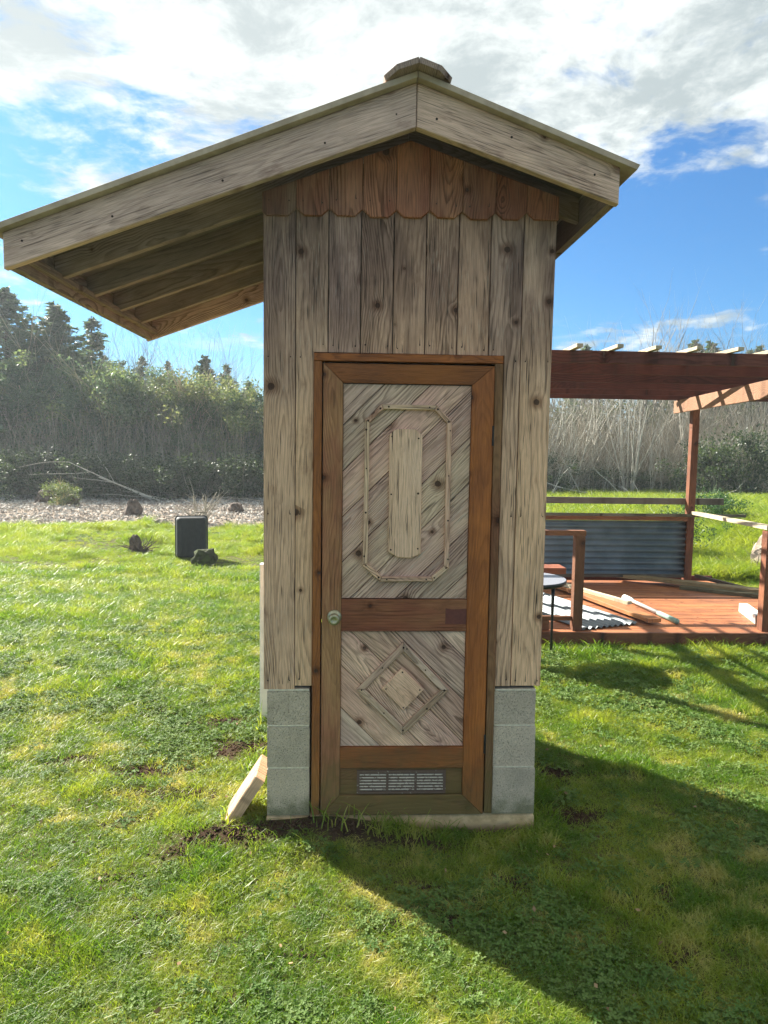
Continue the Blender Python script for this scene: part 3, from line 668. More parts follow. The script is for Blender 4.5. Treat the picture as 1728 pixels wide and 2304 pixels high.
# vent grille: frame with three louvred bays
def vent():
    bmv = bmesh.new()
    def bx(lo, hi):
        r = bmesh.ops.create_cube(bmv, size=1.0); 
        bmesh.ops.scale(bmv, vec=[hi[i]-lo[i] for i in range(3)], verts=r['verts']); bmesh.ops.translate(bmv, vec=[(hi[i]+lo[i])/2 for i in range(3)], verts=r['verts'])
    bx((0.038, 0.0, 0.104), (0.456, 0.003, 0.216)); 
    for a in ((0.038, 0.204, 0.456, 0.216), (0.038, 0.104, 0.456, 0.114), (0.038, 0.1145, 0.050, 0.2035), (0.444, 0.1145, 0.456, 0.2035), (0.176, 0.1145, 0.186, 0.2035), (0.309, 0.1145, 0.319, 0.2035)):
        bx((a[0], -0.006, a[1]), (a[2], 0.0, a[3]))
    fr_n = len(bmv.faces)
    for xa, xc in ((0.051, 0.175), (0.187, 0.308), (0.320, 0.443)):
        for k in range(6):
            z = 0.1235+k*0.0143
            r = bmesh.ops.create_cube(bmv, size=1.0)
            bmesh.ops.scale(bmv, vec=(xc-xa, 0.0045, 0.0042), verts=r['verts'])
            bmesh.ops.rotate(bmv, cent=(0, 0, 0), matrix=Matrix.Rotation(rad(25), 3, 'X'), verts=r['verts'])
            bmesh.ops.translate(bmv, vec=((xa+xc)/2, -0.0035, z), verts=r['verts'])
    bmv.faces.ensure_lookup_table()
    for f_ in bmv.faces[fr_n:]: f_.material_index = 1
    me = bpy.data.meshes.new('vent_grille'); bmv.to_mesh(me)
    m, g, b = new_mat('corroded_vent_metal')
    geo = g.n('ShaderNodeNewGeometry').outputs['Position']
    f = g.noise(geo, 60, 4, 0.7)
    g.L(g.mix(g.step(f, 0.60, 0.68), (0.13, 0.080, 0.060, 1), (0.46, 0.40, 0.33, 1)), b.inputs['Base Color']); b.inputs['Roughness'].default_value = 0.6
    me.materials.append(m)
    m, g, b = new_mat('flaking_louvre_paint')
    geo = g.n('ShaderNodeNewGeometry').outputs['Position']
    g.L(g.mix(g.step(g.noise(geo, 75, 4, 0.7), 0.52, 0.62), (0.60, 0.53, 0.44, 1), (0.20, 0.13, 0.10, 1)), b.inputs['Base Color']); b.inputs['Roughness'].default_value = 0.6
    me.materials.append(m)
    o = bpy.data.objects.new('vent_grille', me); place(o, T(0, DY-0.0155, 0), door)
vent()
for z in (1.74, 0.30): 
    V, F = lathe([(0.006, 0), (0.006, 0.09)], 8); o = mesh_obj('hinge', V, F, M_BLACK); place(o, T(0.6365, -0.006, z), door)

# white post and leaning block by the left wall
wp = box('white_post', (-0.578-0.012, 1.40, -0.16), (-0.578+0.056, 1.47, 0.958), M_WHITE, bev=0.004, axis='z')
tag(wp, 'white painted post standing just behind the left wall of the outhouse', 'post')
M_RUST = plain('red_rust_mark', (0.30, 0.07, 0.05, 1), (0.20, 0.05, 0.04, 1), 60, 0.8)
def lean():
    o = beam('leaning_plank', (-0.590, 0.15, -0.105), (-0.418, 0.15, 0.165), 0.25, 0.052, W_PALE, None, upv=(-0.85, 0.0, 0.53), bev=0.005)
    tag(o, 'short thick pale timber offcut leaning against the concrete blocks', 'timber offcut'); o.color = (0.72, 0.72, 0.68, 1)
lean()

# ------------------------------------------------------------------ the deck with its slatted roof
pg = empty('pergola', (2.6, 4.6, -0.1), 'half-built red stained timber pergola deck with corrugated metal back panel', 'pergola')
DX0, DX1, DY0, DY1, DZ = 0.55, 4.75, 3.30, 6.02, 0.028
def corrugated(name, L, W, mat, pitch=0.0675, amp=0.0085, T_=0.0012, seg=10, ang=0.0):
    n = int(W/pitch*seg)
    V = []; F = []
    for s in (0, 1):
        for t in (0, 1):
            for i in range(n+1):
                w = i/n*W; V.append((t*L, w-W/2, amp*math.sin(2*math.pi*w/pitch+ang)+s*T_))
    k = n+1
    for s in (0, 1):
        b0 = s*2*k
        for i in range(n): F.append((b0+i, b0+k+i, b0+k+i+1, b0+i+1)[::(1 if s else -1)])
    for t in (0, 1):
        for i in range(n): F.append((t*k+i, t*k+i+1, 2*k+t*k+i+1, 2*k+t*k+i))
    o = mesh_obj(name, V, F, mat, False)
    for p in o.data.polygons: p.use_smooth = True
    return o
df = box('deck_frame', (DX0, DY0-0.040, -0.085), (DX1, DY0-0.002, DZ+0.004), W_POST, pg, tint=(0.9, 0.9, 0.9))
for k in range(19):
    ya = DY0+k*0.1430
    box('deck_board', (DX0, ya+0.0025, DZ-0.026), (DX1, ya+0.1405, DZ+random.uniform(-0.001, 0.001)), W_DECK, df, tint=rt_(0.88, 1.12))
for x in np.arange(DX0+0.05, DX1, 0.6): box('floor_joist', (x, DY0, -0.12), (x+0.038, DY1, DZ-0.03), W_POST, df, axis='y')
box('deck_step_board', (DX0, DY1+0.002, -0.07), (DX1, DY1+0.04, DZ+0.055), W_RED, df)
JZ0, JZ1 = 2.362, 2.452
PX0, PX1 = 0.35, 5.6
posts = [(4.335, 5.875), (0.62, 5.875), (0.62, 3.38)]
for x, y in posts: box('post', (x-0.0445, y-0.0445, DZ-0.1), (x+0.0445, y+0.0445, 2.30 if x > 2 else 2.36), W_POST, pg, axis='z', tint=(1.1, 1.0, 0.95))
for k in range(6):
    y = 2.10+k*0.77
    beam('roof_joist', (PX0, y+0.019, (JZ0+JZ1)/2), (PX1, y+0.019-0.02, (JZ0+JZ1)/2), 0.038, JZ1-JZ0, W_RED, pg, tint=((1.25, 1.5, 1.5) if k == 0 else rt_(0.85, 1.1)))
for k in range(17):
    x = 0.44+k*0.293+random.uniform(-0.015, 0.015)
    beam('roof_slat', (x, 1.93+random.uniform(-0.02, 0.03), JZ1+0.0135), (x+0.01, 6.15, JZ1+0.0135), 0.045, 0.025, W_LATH, pg, tint=rt_(0.9, 1.1))
rbm = beam('side_beam', (4.165+0.02, 6.12, 2.281), (3.50, 2.02, 2.281), 0.038, 0.158, W_LATH, pg, tint=(0.60, 0.40, 0.35))
rbm['label'] = 'paler skewed side beam striped with slat shadows'
beam('side_beam', (0.60, 6.02, 2.281), (0.60, 2.08, 2.281), 0.038, 0.158, W_RED, pg)
box('post', (3.52, 2.10, -0.1), (3.60, 2.18, 2.2), W_POST, pg, axis='z') if False else None
# front rail
fp = box('railing_post', (2.078, 3.335, DZ-0.02), (2.166, 3.425, 0.926), W_POST, pg, axis='z', tint=(0.95, 1.0, 1.0))
box('railing_rail', (0.62, 3.335, 0.928), (2.172, 3.425, 0.974), W_POST, pg, tint=(1.25, 1.3, 1.2))
box('railing_rail', (0.67, 3.36, 0.124), (2.076, 3.40, 0.163), W_POST, pg)
box('railing_block', (1.72, 3.36, DZ+0.001), (1.86, 3.40, 0.122), W_POST, pg)
box('railing_post', (3.89, 3.335, DZ-0.02), (3.985, 3.425, 0.985), W_POST, pg, axis='z', tint=(1.15, 1.05, 1.0))
rr = beam('railing_rail', (4.36, 5.80, 0.935), (3.925, 3.33, 1.018), 0.09, 0.038, W_LATH, pg); rr['label'] = 'pale sunlit right hand rail'
beam('railing_rail', (4.42, 5.80, 0.125), (4.9, 5.05, 0.055), 0.05, 0.04, W_GREYB, pg, tint=(0.6, 0.5, 0.45))
# back panel
o = corrugated('corrugated_panel', 3.62, 0.718, M_CORR, pitch=0.0780, amp=0.017)
place(o, Matrix(((1, 0, 0, 0.68), (0, 0, -1, 5.862), (0, 1, 0, 0.465), (0, 0, 0, 1))), pg)
box('panel_rail', (0.67, 5.83, 0.828), (4.29, 5.868, 0.880), W_POST, pg, tint=(1.5, 1.6, 1.5))
box('panel_rail', (0.67, 5.84, 0.092), (4.29, 5.878, 0.136), W_GREYB, pg, tint=(0.75, 0.72, 0.65))
bd = box('upper_back_board', (0.60, 5.925, 1.030), (4.80, 5.963, 1.112), W_GREYB, pg, tint=(0.9, 0.9, 0.9))
cp = box('cap_board', (0.60, 5.79, 0.884), (5.03, 5.823, 0.920), W_GREYB, tint=(0.9, 0.95, 0.85))
tag(cp, 'long grey board resting along the top of the corrugated back panel', 'board')
# loose things on the deck
FR = Vector((2.808, 3.590)); bdir = Vector((-0.93, -0.36)).normalized(); adir = Vector((-bdir.y, bdir.x))*-1
adir = Vector((-0.36, 0.93)).normalized()
o = corrugated('corrugated_sheet', 2.25, 0.68, M_CORR2, pitch=0.0680, amp=0.0105)
mid = FR + bdir*0.34
Mw = Matrix(((adir.x, -adir.y, 0, mid.x), (adir.y, adir.x, 0, mid.y), (0, 0, 1, DZ+0.019), (0, 0, 0, 1)))
place(o, Mw); tag(o, 'bright corrugated metal sheet lying loose on the deck', 'metal sheet')
o = beam('orange_plank', (2.50, 5.42, DZ+0.05), (2.955, 3.56, DZ+0.05), 0.14, 0.038, W_DECK, tint=(1.15, 1.3, 1.2)); tag(o, 'orange plank lying along the edge of the loose metal sheet', 'plank')
o = beam('white_stick', (2.40, 5.52, DZ+0.09), (2.94, 4.18, DZ+0.09), 0.06, 0.036, W_LATH, tint=(1.2, 1.25, 1.25)); tag(o, 'pale batten lying on top of the orange plank', 'batten')
def pole():
    V, F = lathe([(0.010, 0), (0.024, 0.01), (0.024, 0.40), (0.019, 0.42), (0.019, 1.14), (0.012, 1.16)], 14)
    a = Vector((3.09, 4.74, DZ+0.034)); b_ = Vector((3.20, 3.60, DZ+0.030))
    root = empty('paint_roller_pole', b_, 'white pole with a pale green grip lying on the deck boards', 'pole')
    q = (a-b_).to_track_quat('Z', 'Y').to_matrix().to_4x4()
    V1, F1 = lathe([(0.012, 0), (0.026, 0.012), (0.026, 0.36), (0.021, 0.38)], 14)
    o = mesh_obj('grip', V1, F1, M_GREEN, True); place(o, Matrix.Translation(b_) @ q, root)
    V1, F1 = lathe([(0.0205, 0.381), (0.0205, 0.95), (0.034, 0.97), (0.034, 1.13), (0.02, 1.145)], 14)
    o = mesh_obj('shaft', V1, F1, M_WHITE, True); place(o, Matrix.Translation(b_) @ q, root)
pole()
wb = empty('post_offcut', (4.09, 3.9, DZ), 'short white painted post offcut with a black end lying by the right railing post', 'post offcut')
beam('offcut_body', (4.175, 4.19, DZ+0.045), (4.045, 3.64, DZ+0.045), 0.088, 0.088, M_WHITE, wb, bev=0.004)
beam('black_end_cap', (4.044, 3.636, DZ+0.045), (4.032, 3.585, DZ+0.045), 0.091, 0.090, M_BLACK, wb, bev=0.004)
o = beam('long_grey_plank', (3.45, 5.96, DZ+0.075), (4.95, 4.98, DZ+0.055), 0.16, 0.04, W_LATH, tint=(0.62, 0.55, 0.42)); tag(o, 'long weathered plank lying diagonally across the far right deck corner', 'plank')
o = beam('short_grey_plank', (4.05, 5.42, DZ+0.022), (4.85, 4.86, DZ+0.022), 0.12, 0.038, W_GREYB, tint=(0.85, 0.85, 0.6)); tag(o, 'greenish grey plank lying under the long weathered plank', 'plank')
# bench and table
bn = empty('bench', (1.6, 4.0, DZ), 'low red stained bench behind the round table', 'bench')
for k in range(2): box('seat_board', (0.95, 3.90+k*0.125, 0.470), (2.165, 4.02+k*0.125, 0.530), W_POST, bn, tint=(1.5, 1.2, 1.2))
for x in (1.05, 1.80): box('leg', (x, 3.92, DZ), (x+0.06, 4.12, 0.468), W_POST, bn, axis='z')
tb = empty('round_table', (1.52, 2.95, -0.085), 'round grey topped patio table with black rim and thin legs', 'table')
TR = 0.352
V, F = lathe([(TR-0.006, 0), (TR-0.004, 0.012)], 48); o = mesh_obj('table_top', V, F, M_TABLE); place(o, T(1.52, 2.95, 0.590), tb)
V, F = lathe([(TR-0.10, -0.03), (TR-0.012, -0.026), (TR, -0.016), (TR+0.002, 0.006), (TR-0.003, 0.009), (TR-0.003, -0.001)], 48); o = mesh_obj('rim', V, F, M_BLACK, True); place(o, T(1.52, 2.95, 0.590), tb)
for a in (-6, 84, 174, 264):
    x = 1.52+0.245*math.cos(rad(a)); y = 2.95+0.245*math.sin(rad(a))
    V, F = lathe([(0.011, 0), (0.011, 0.28), (0.014, 0.50), (0.018, 0.66)], 10); o = mesh_obj('leg', V, F, M_BLACK, True); place(o, T(x, y, -0.10), tb)

# ------------------------------------------------------------------ black tub on its end
def tub():
    root = empty('plastic_tub', (-2.5, 8.35, -0.09), 'black plastic tub standing on its end in the weeds', 'tub')
    W2, H2 = 0.245, 0.335
    def ring(w, h, r, n=5):
        P = []
        for cx, cy, a0 in ((w-r, h-r, 0), (-w+r, h-r, 90), (-w+r, -h+r, 180), (w-r, -h+r, 270)):
            for i in range(n): a = rad(a0+90*i/(n-1)); P.append((cx+r*math.cos(a), cy+r*math.sin(a)))
        return P
    levels = [(W2-0.035, H2-0.035, 0.05, 0.0), (W2-0.022, H2-0.022, 0.05, 0.02), (W2-0.004, H2-0.006, 0.05, 0.24), (W2+0.012, H2+0.012, 0.055, 0.25), (W2+0.012, H2+0.012, 0.055, 0.275), (W2-0.012, H2-0.012, 0.05, 0.275), (W2-0.036, H2-0.036, 0.045, 0.03)]
    V = []; F = []
    for w, h, r, z in levels: V += [(x, y, z) for x, y in ring(w, h, r)]
    n = 20
    for k in range(len(levels)-1):
        for i in range(n): F.append((k*n+i, k*n+(i+1) % n, (k+1)*n+(i+1) % n, (k+1)*n+i))
    F.append(tuple(range(n))[::-1]); F.append(tuple(range((len(levels)-1)*n, len(levels)*n)))
    body = mesh_obj('body', V, F, M_TOTE)
    # local z (depth of tub) points away from the camera: base faces us
    R = Matrix.Rotation(rad(12), 4, 'Z') @ Matrix.Rotation(rad(-6), 4, 'X') @ Matrix(((1, 0, 0, 0), (0, 0, 1, 0), (0, 1, 0, 0), (0, 0, 0, 1)))
    Mb = T(-2.51, 8.25, 0.25) @ R
    for p in body.data.polygons: p.flip() if False else None
    place(body, Mb, root)
    for k in range(5):
        x = -0.15+k*0.075
        o = prism('rib', [(x-0.012, -0.27), (x+0.012, -0.27), (x+0.012, 0.27), (x-0.012, 0.27)], 0.008, M_TOTE, 0.003)
        place(o, Mb @ T(0, 0, 0.001) @ Matrix.Rotation(math.pi, 4, 'Y'), body)
    # metal carrying handle on the rim
    me = tube_mesh([[(0.05, 0.335, 0.26), (0.06, 0.40, 0.26), (0.22, 0.40, 0.26), (0.235, 0.34, 0.26), (0.20, 0.325, 0.26)]], [0.011]*5, 6, 'handle')
    me.materials.append(M_STUMP); o = bpy.data.objects.new('handle', me); place(o, Mb, root)

# ------------------------------------------------------------------ tubes, twigs
def tube_arrays(paths, radii, sides=5):
    Vs = []; Fs = []; base = 0
    for k, path in enumerate(paths):
        P = np.asarray(path, float); n = len(P); R = radii[k] if isinstance(radii[0], (list, tuple, np.ndarray)) else radii
        R = np.asarray(R, float)
        t = np.gradient(P, axis=0); t /= np.linalg.norm(t, axis=1)[:, None]+1e-9
        ref = np.array([0, 0, 1.0]) if abs(t[0, 2]) < 0.9 else np.array([1.0, 0, 0])
        u = np.cross(t, ref); u /= np.linalg.norm(u, axis=1)[:, None]+1e-9; v = np.cross(t, u)
        an = np.arange(sides)*2*np.pi/sides
        ring = P[:, None, :] + R[:, None, None]*(np.cos(an)[None, :, None]*u[:, None, :]+np.sin(an)[None, :, None]*v[:, None, :])
        Vs.append(ring.reshape(-1, 3))
        i = np.arange(n-1)[:, None]*sides; j = np.arange(sides)[None, :]; j2 = (j+1) % sides
        Fs.append(np.stack([i+j, i+j2, i+sides+j2, i+sides+j], -1).reshape(-1, 4)+base); base += n*sides
    return np.concatenate(Vs), np.concatenate(Fs)
def tube_mesh(paths, radii, sides=5, name='tube', mat=None):
    V, F = tube_arrays(paths, radii, sides); return np_mesh(name, V, F, mat, True)
tub()

def branch_paths(rg, base, dirv, L, r, depth, paths, radii, droop=0.0, split=3, spread=0.6, wig=0.18):
    n = 5; P = [np.array(base, float)]; d_ = np.array(dirv, float); d_ /= np.linalg.norm(d_)
    for i in range(n-1):
        d_ = d_ + rg.normal(0, wig, 3)*0.5; d_[2] += 0.05-droop; d_ /= np.linalg.norm(d_); P.append(P[-1]+d_*L/(n-1))
    R = np.linspace(r, r*0.45, n); paths.append(P); radii.append(R)
    if depth <= 0: return
    for k in range(split):
        i = rg.integers(1, n); t = rg.normal(0, 1, 3); t -= t.dot(d_)*d_; t /= np.linalg.norm(t)
        nd = d_*(1-spread*0.4)+t*spread; nd[2] += 0.15
        branch_paths(rg, P[i], nd, L*rg.uniform(0.45, 0.75), R[i]*0.6, depth-1, paths, radii, droop, split, spread, wig)

def quads(rg, C, size, up=0.0, aspect=0.5):
    """leaf-sized quads centred on C with random orientation"""
    n = len(C); a = rg.normal(0, 1, (n, 3)); a[:, 2] *= 0.7; a /= np.linalg.norm(a, axis=1)[:, None]
    b = rg.normal(0, 1, (n, 3)); b -= (a*b).sum(1)[:, None]*a; b /= np.linalg.norm(b, axis=1)[:, None]
    s = size*rg.uniform(0.6, 1.3, (n, 1))
    V = np.stack([C-a*s, C+b*s*aspect, C+a*s, C-b*s*aspect], 1).reshape(-1, 3)
    F = np.arange(4*n).reshape(-1, 4)
    return V, F

def conifer_meshes(seed, h=6.0, r=1.5, dens=1.0, gap=0.0):
    rg = np.random.default_rng(seed)
    tp, tr_ = [[(0, 0, -0.3), (0.03, 0.0, h*0.5), (0.0, 0.02, h)]], [[0.11*h/6, 0.06*h/6, 0.008]]
    C = []; B = []; Br = []
    z = h*0.10
    while z < h*0.99:
        f = 1-z/h; L0 = r*(f**0.95)*1.0+0.05
        nb = int(rg.integers(5, 9)); a0 = rg.uniform(0, 6.28)
        for k in range(nb):
            if rg.random() < gap: continue
            a = a0+k*6.283/nb+rg.normal(0, 0.35); L = L0*rg.uniform(0.5, 1.25)
            tilt = 0.30*(1-f)+0.12+rg.normal(0, 0.08)
            p0 = np.array([0, 0, z+rg.normal(0, 0.04)]); m = 7
            P = []
            for i in range(m):
                t = i/(m-1); P.append(p0+np.array([math.cos(a)*L*t, math.sin(a)*L*t, L*(tilt*t-0.28*t*t+0.16*t**3)]))
            P = np.array(P); B.append(P); Br.append(np.linspace(0.016*L/1.2+0.004, 0.003, m))
            ns = int(62*L*dens)+8
            t = rg.uniform(0.12, 1.0, ns)**0.8; i = np.minimum((t*(m-1)).astype(int), m-2); w = (t*(m-1)-i)[:, None]
            c = P[i]*(1-w)+P[i+1]*w; side = rg.normal(0, 1, ns)*0.21*L*(1.15-t)
            c = c+np.stack([-math.sin(a)*side, math.cos(a)*side, -np.abs(rg.normal(0, 0.09, ns))-0.25*np.abs(side)], 1)
            C.append(c)
        z += h*0.026*rg.uniform(0.7, 1.3)
    C = np.concatenate(C); V, F = quads(rg, C, 0.085, aspect=0.36)
    V2, F2 = tube_arrays(B, Br, 3)
    crown = np_mesh('crown', V, F, M_CONIFER)
    tv, tf = tube_arrays(tp, tr_, 7)
    trunk = np_mesh('trunk', np.concatenate([tv, V2]), np.concatenate([tf, F2+len(tv)]), M_BARK, True)
    return trunk, crown
def bush_meshes(seed, h=4.0, r=1.6, n=7000, leaf=0.05, bare=0.3, mat=None):
    rg = np.random.default_rng(seed); paths, radii = [], []
    for k in range(9):
        a = rg.uniform(0, 6.28); d_ = (math.cos(a)*0.28*rg.random(), math.sin(a)*0.28*rg.random(), 1)
        branch_paths(rg, (math.cos(a)*0.25*rg.random(), math.sin(a)*0.25*rg.random(), -0.2), d_, h*rg.uniform(0.55, 0.85), 0.035, 2, paths, radii, split=4, spread=0.7)
    V, F = tube_arrays(paths, radii, 3); trunk = np_mesh('stems', V, F, M_TWIG, True)
    ends = np.concatenate([np.array(p)[2:] for p in paths]); ends = ends[ends[:, 2] < h*0.93]
    nc = 46; cc_ = ends[rg.integers(0, len(ends), nc)]
    cc_ = np.concatenate([cc_, np.stack([rg.normal(0, r*0.5, nc), rg.normal(0, r*0.5, nc), rg.uniform(0.1, 0.9, nc)*h], 1)])
    which = rg.integers(0, len(cc_), n); rad_ = rg.uniform(0.18, 0.55, len(cc_))[which][:, None]
    q = rg.normal(0, 1, (n, 3)); q /= np.linalg.norm(q, axis=1)[:, None]; q *= rg.random((n, 1))**0.4
    C = cc_[which]+q*rad_*np.array([1, 1, 0.8]); C = C[C[:, 2] > 0.0]
    V, F = quads(rg, C, leaf, aspect=0.55); crown = np_mesh('crown', V, F, mat or M_LEAF)
    return trunk, crown
def bare_meshes(seed, h=6.0, stems=1, mat=None, fan=0.15, depth=3, split=4, r0=0.045):
    rg = np.random.default_rng(seed); paths, radii = [], []
    for k in range(stems):
        a = rg.uniform(0, 6.28) if stems > 1 else 0
        branch_paths(rg, (0.1*math.cos(a)*(stems > 1), 0.1*math.sin(a)*(stems > 1), -0.2), (fan*math.cos(a)*rg.uniform(.4, 1.3), fan*math.sin(a)*rg.uniform(.4, 1.3), 1), h*rg.uniform(0.55, 0.72), r0, depth, paths, radii, split=split, spread=0.5, wig=0.10)
    V, F = tube_arrays(paths, radii, 3)
    nt_ = sum(len(p)*3 for p in paths[:1])
    return np_mesh('branches', V, F, mat or M_TWIG, True), None

def px_x(px, y): return (y+3.3136)*((px-864)/1649.58+0.0444)
def gz_(x, y): return float(ground(np.array([x]), np.array([y]))[0])
def plant(name, meshes, x, y, s, rz_, label, cat, group=None, sz=None, tint=None):
    root = empty(name, (x, y, gz_(x, y)), label, cat, group)
    Mw = T(x, y, gz_(x, y)-0.05) @ Matrix.Rotation(rz_, 4, 'Z') @ Matrix.Diagonal((s, s, sz or s, 1))
    nm = {'trunk': 'trunk', 'stems': 'stems', 'branches': 'branches', 'crown': 'crown'}
    for me in meshes:
        if me is None: continue
        o = bpy.data.objects.new(nm.get(me.name.split('.')[0], 'crown'), me); place(o, Mw, root)
        if tint: o.color = tuple(tint)+(1,)
    return root
CF = [conifer_meshes(1, 6.0, 2.1, 1.1), conifer_meshes(2, 6.0, 1.7, 1.25), conifer_meshes(3, 6.0, 1.6, 0.6, 0.3)]
BS = [bush_meshes(11, 4.0, 1.7, 13000), bush_meshes(12, 4.0, 1.5, 12000, 0.05), bush_meshes(13, 4.0, 1.8, 10000, 0.045)]
BR = [bush_meshes(21, 2.0, 1.3, 5200, 0.05, mat=M_BRAMBLE), bush_meshes(22, 2.0, 1.5, 5200, 0.045, mat=M_BRAMBLE)]
BT = [bare_meshes(31, 6.0, 1, depth=4, r0=0.12), bare_meshes(32, 6.0, 3, fan=0.25, r0=0.10), bare_meshes(33, 6.0, 6, fan=0.4, depth=3, split=4, r0=0.03)]
AL = [bare_meshes(41, 6.0, 9, M_ALDER, fan=0.20, depth=1, split=2, r0=0.028), bare_meshes(42, 6.0, 2, M_ALDER, fan=0.13, depth=2, split=3, r0=0.022)]

def top_scale(px_top, y, base_h): # height in metres so the top reaches image row px_top (source pixels)
    D = y+3.3136; return (1.735+0.10 + (1000-px_top)/1649.58*D*1.005)/base_h
con = [ # px, row of top, y, mesh, label
 (38, 672, 26.0, 0, 'tallest dark spruce at the far left edge of the treeline'),
 (145, 700, 25.5, 1, 'dense pointed dark spruce second from the left edge'),
 (222, 728, 27.0, 2, 'thin grey spruce with gappy branches right of the dense pointed spruce'),
 (100, 742, 28.0, 2, 'lower sparse spruce top between the two tall dark spruces'),
 (330, 812, 27.0, 2, 'small spruce tip right of the thin grey spruce'),
 (385, 818, 27.5, 2, 'small gappy conifer near the middle of the left treeline'),
 (465, 806, 26.0, 0, 'rounded conifer near the outhouse under the roof tip'),
 (512, 822, 26.5, 2, 'broad dark conifer just left of the outhouse'),
 (562, 858, 26.0, 1, 'short conifer touching the left wall of the outhouse'),
 (1312, 765, 33.0, 2, 'small spruce top seen between the first two roof slats'),
 (1472, 772, 34.0, 2, 'faint spruce beside the bare trees above the pergola'),
 (1560, 750, 33.0, 0, 'dark bushy spruce top above the right part of the pergola'),
 (1598, 752, 32.0, 1, 'narrow dark spruce standing alone above the pergola'),
 (1622, 775, 34.0, 1, 'lowest spruce tip right of the narrow dark spruce'),
 (1690, 770, 34.0, 2, 'spruce top among bare twigs at the right edge'),
 (1712, 762, 33.0, 0, 'dark spruce at the far right edge of the treeline'),
]
for i, (px, tp_, y, k, lab) in enumerate(con):
    s = top_scale(tp_, y, 6.0); plant('spruce_tree', CF[k], px_x(px, y), y, s*(1.9 if i < 3 else 1.15+0.45*((i*7) % 5)/4), i*1.7, lab, 'tree', 'spruces of the treeline', sz=s, tint=(rt_(0.8, 1.15)))
bush = [
 (-20, 815, 24, 0, 'olive green willow thicket at the left frame edge'), (60, 800, 24.5, 1, 'tall olive bush in front of the tallest spruce'),
 (130, 778, 25, 2, 'tallest olive bush beneath the dense pointed spruce'), (205, 792, 24.5, 0, 'olive bush beneath the thin grey spruce'),
 (262, 812, 24, 1, 'yellowish olive bush right of the thin spruce'), (320, 806, 24.5, 2, 'greenish bush below the small spruce tip'),
 (372, 812, 24, 0, 'olive bush near the middle of the treeline'), (425, 818, 23.8, 1, 'tan leafed bush with many upright twigs'),
 (478, 822, 24, 2, 'olive bush below the rounded conifer'), (535, 842, 23.5, 0, 'pale tan bush just left of the outhouse wall'), (590, 856, 24, 1, 'olive bush half hidden by the outhouse wall'),
 (700, 880, 25, 2, 'olive bush hidden behind the left half of the outhouse'), (820, 870, 25, 0, 'olive bush hidden behind the outhouse door'), (960, 880, 25.5, 1, 'olive bush hidden behind the outhouse knob side'), (1100, 880, 26, 2, 'olive bush hidden behind the right outhouse wall')]
for i, (px, tp_, y, k, lab) in enumerate(bush):
    s = top_scale(tp_, y, 4.3); plant('olive_bush', BS[k], px_x(px, y), y, s*0.95, i*2.3, lab, 'bush', 'olive bushes of the treeline', sz=s, tint=((0.65, 0.8, 0.8), (0.85, 1.0, 0.95), (1.25, 1.2, 1.0), (0.8, 0.95, 0.95), (1.35, 1.3, 1.0), (0.75, 0.85, 0.85), (1.1, 1.1, 1.0), (1.5, 1.25, 1.1), (0.8, 0.85, 0.8), (1.6, 1.35, 1.1))[i % 10])
br = [(20, 1010, 20.4, 0, 'dark low bramble at the left end of the wood chips'), (110, 1000, 20.6, 1, 'dark low bramble behind the wood chips left of the small stump'), (200, 1010, 20.4, 0, 'dark low bramble behind the sprouting stump'),
      (290, 1020, 20.5, 1, 'dark low bramble behind the tall pointed stump'), (375, 1015, 20.4, 0, 'dark low bramble behind the fallen pale branches'), (455, 1020, 20.5, 1, 'dark low bramble behind the black tub'), (545, 1015, 20.3, 0, 'dark low bramble beside the outhouse wall'),
      (1240, 1000, 25.0, 1, 'dark ivy covered shrub right beside the outhouse wall'), (1620, 960, 22.5, 0, 'dark evergreen shrub right of the pergola back post'), (1700, 930, 22.0, 1, 'dark evergreen shrub at the right frame edge'), (1530, 1040, 25.0, 1, 'low bramble behind the alder stems'), (1420, 1040, 25.5, 0, 'low bramble at the foot of the alder stems'), (1330, 1035, 25.5, 0, 'low bramble behind the fallen branch')]
for i, (px, tp_, y, k, lab) in enumerate(br):
    s = top_scale(tp_, y, 2.2); plant('bramble_bush', BR[k], px_x(px, y), y, 0.95 if px > 1200 else 0.9, i*1.1, lab, 'bush', 'dark brambles at the foot of the trees', sz=s)
bare = [(300, 762, 25.5, 0, 'bare tree rising above the left treeline beside the roof tip'), (515, 785, 26, 0, 'bare tree with curling top just left of the outhouse'), (410, 840, 24, 1, 'bare twiggy tree in the middle of the left treeline'), (560, 870, 23.5, 2, 'bare grey shrub against the outhouse wall'), (485, 900, 23.2, 2, 'bare grey shrub with upright twigs behind the tub'), (350, 900, 23.3, 2, 'bare grey shrub behind the fallen branches'),
        (1432, 702, 30, 1, 'tallest bare tree above the pergola slats'), (1516, 712, 31, 0, 'slender bare tree right of the tallest bare tree'), (1640, 735, 31, 1, 'spreading bare tree above the right end of the pergola'), (1665, 712, 32, 0, 'bare tree with long upright twigs near the right edge'), (1700, 722, 31, 1, 'twiggy bare tree at the right frame edge'), (1372, 775, 31, 1, 'low bare tree above the pergola near the outhouse'), (1265, 775, 31, 0, 'small bare treetop right beside the outhouse')]
for i, (px, tp_, y, k, lab) in enumerate(bare):
    s = top_scale(tp_, y, 6.6 if k else 7.0); plant('bare_tree', BT[k], px_x(px, y), y, s, i*1.9, lab, 'bare tree', 'bare trees of the treeline', tint=(0.8, 0.8, 0.85))
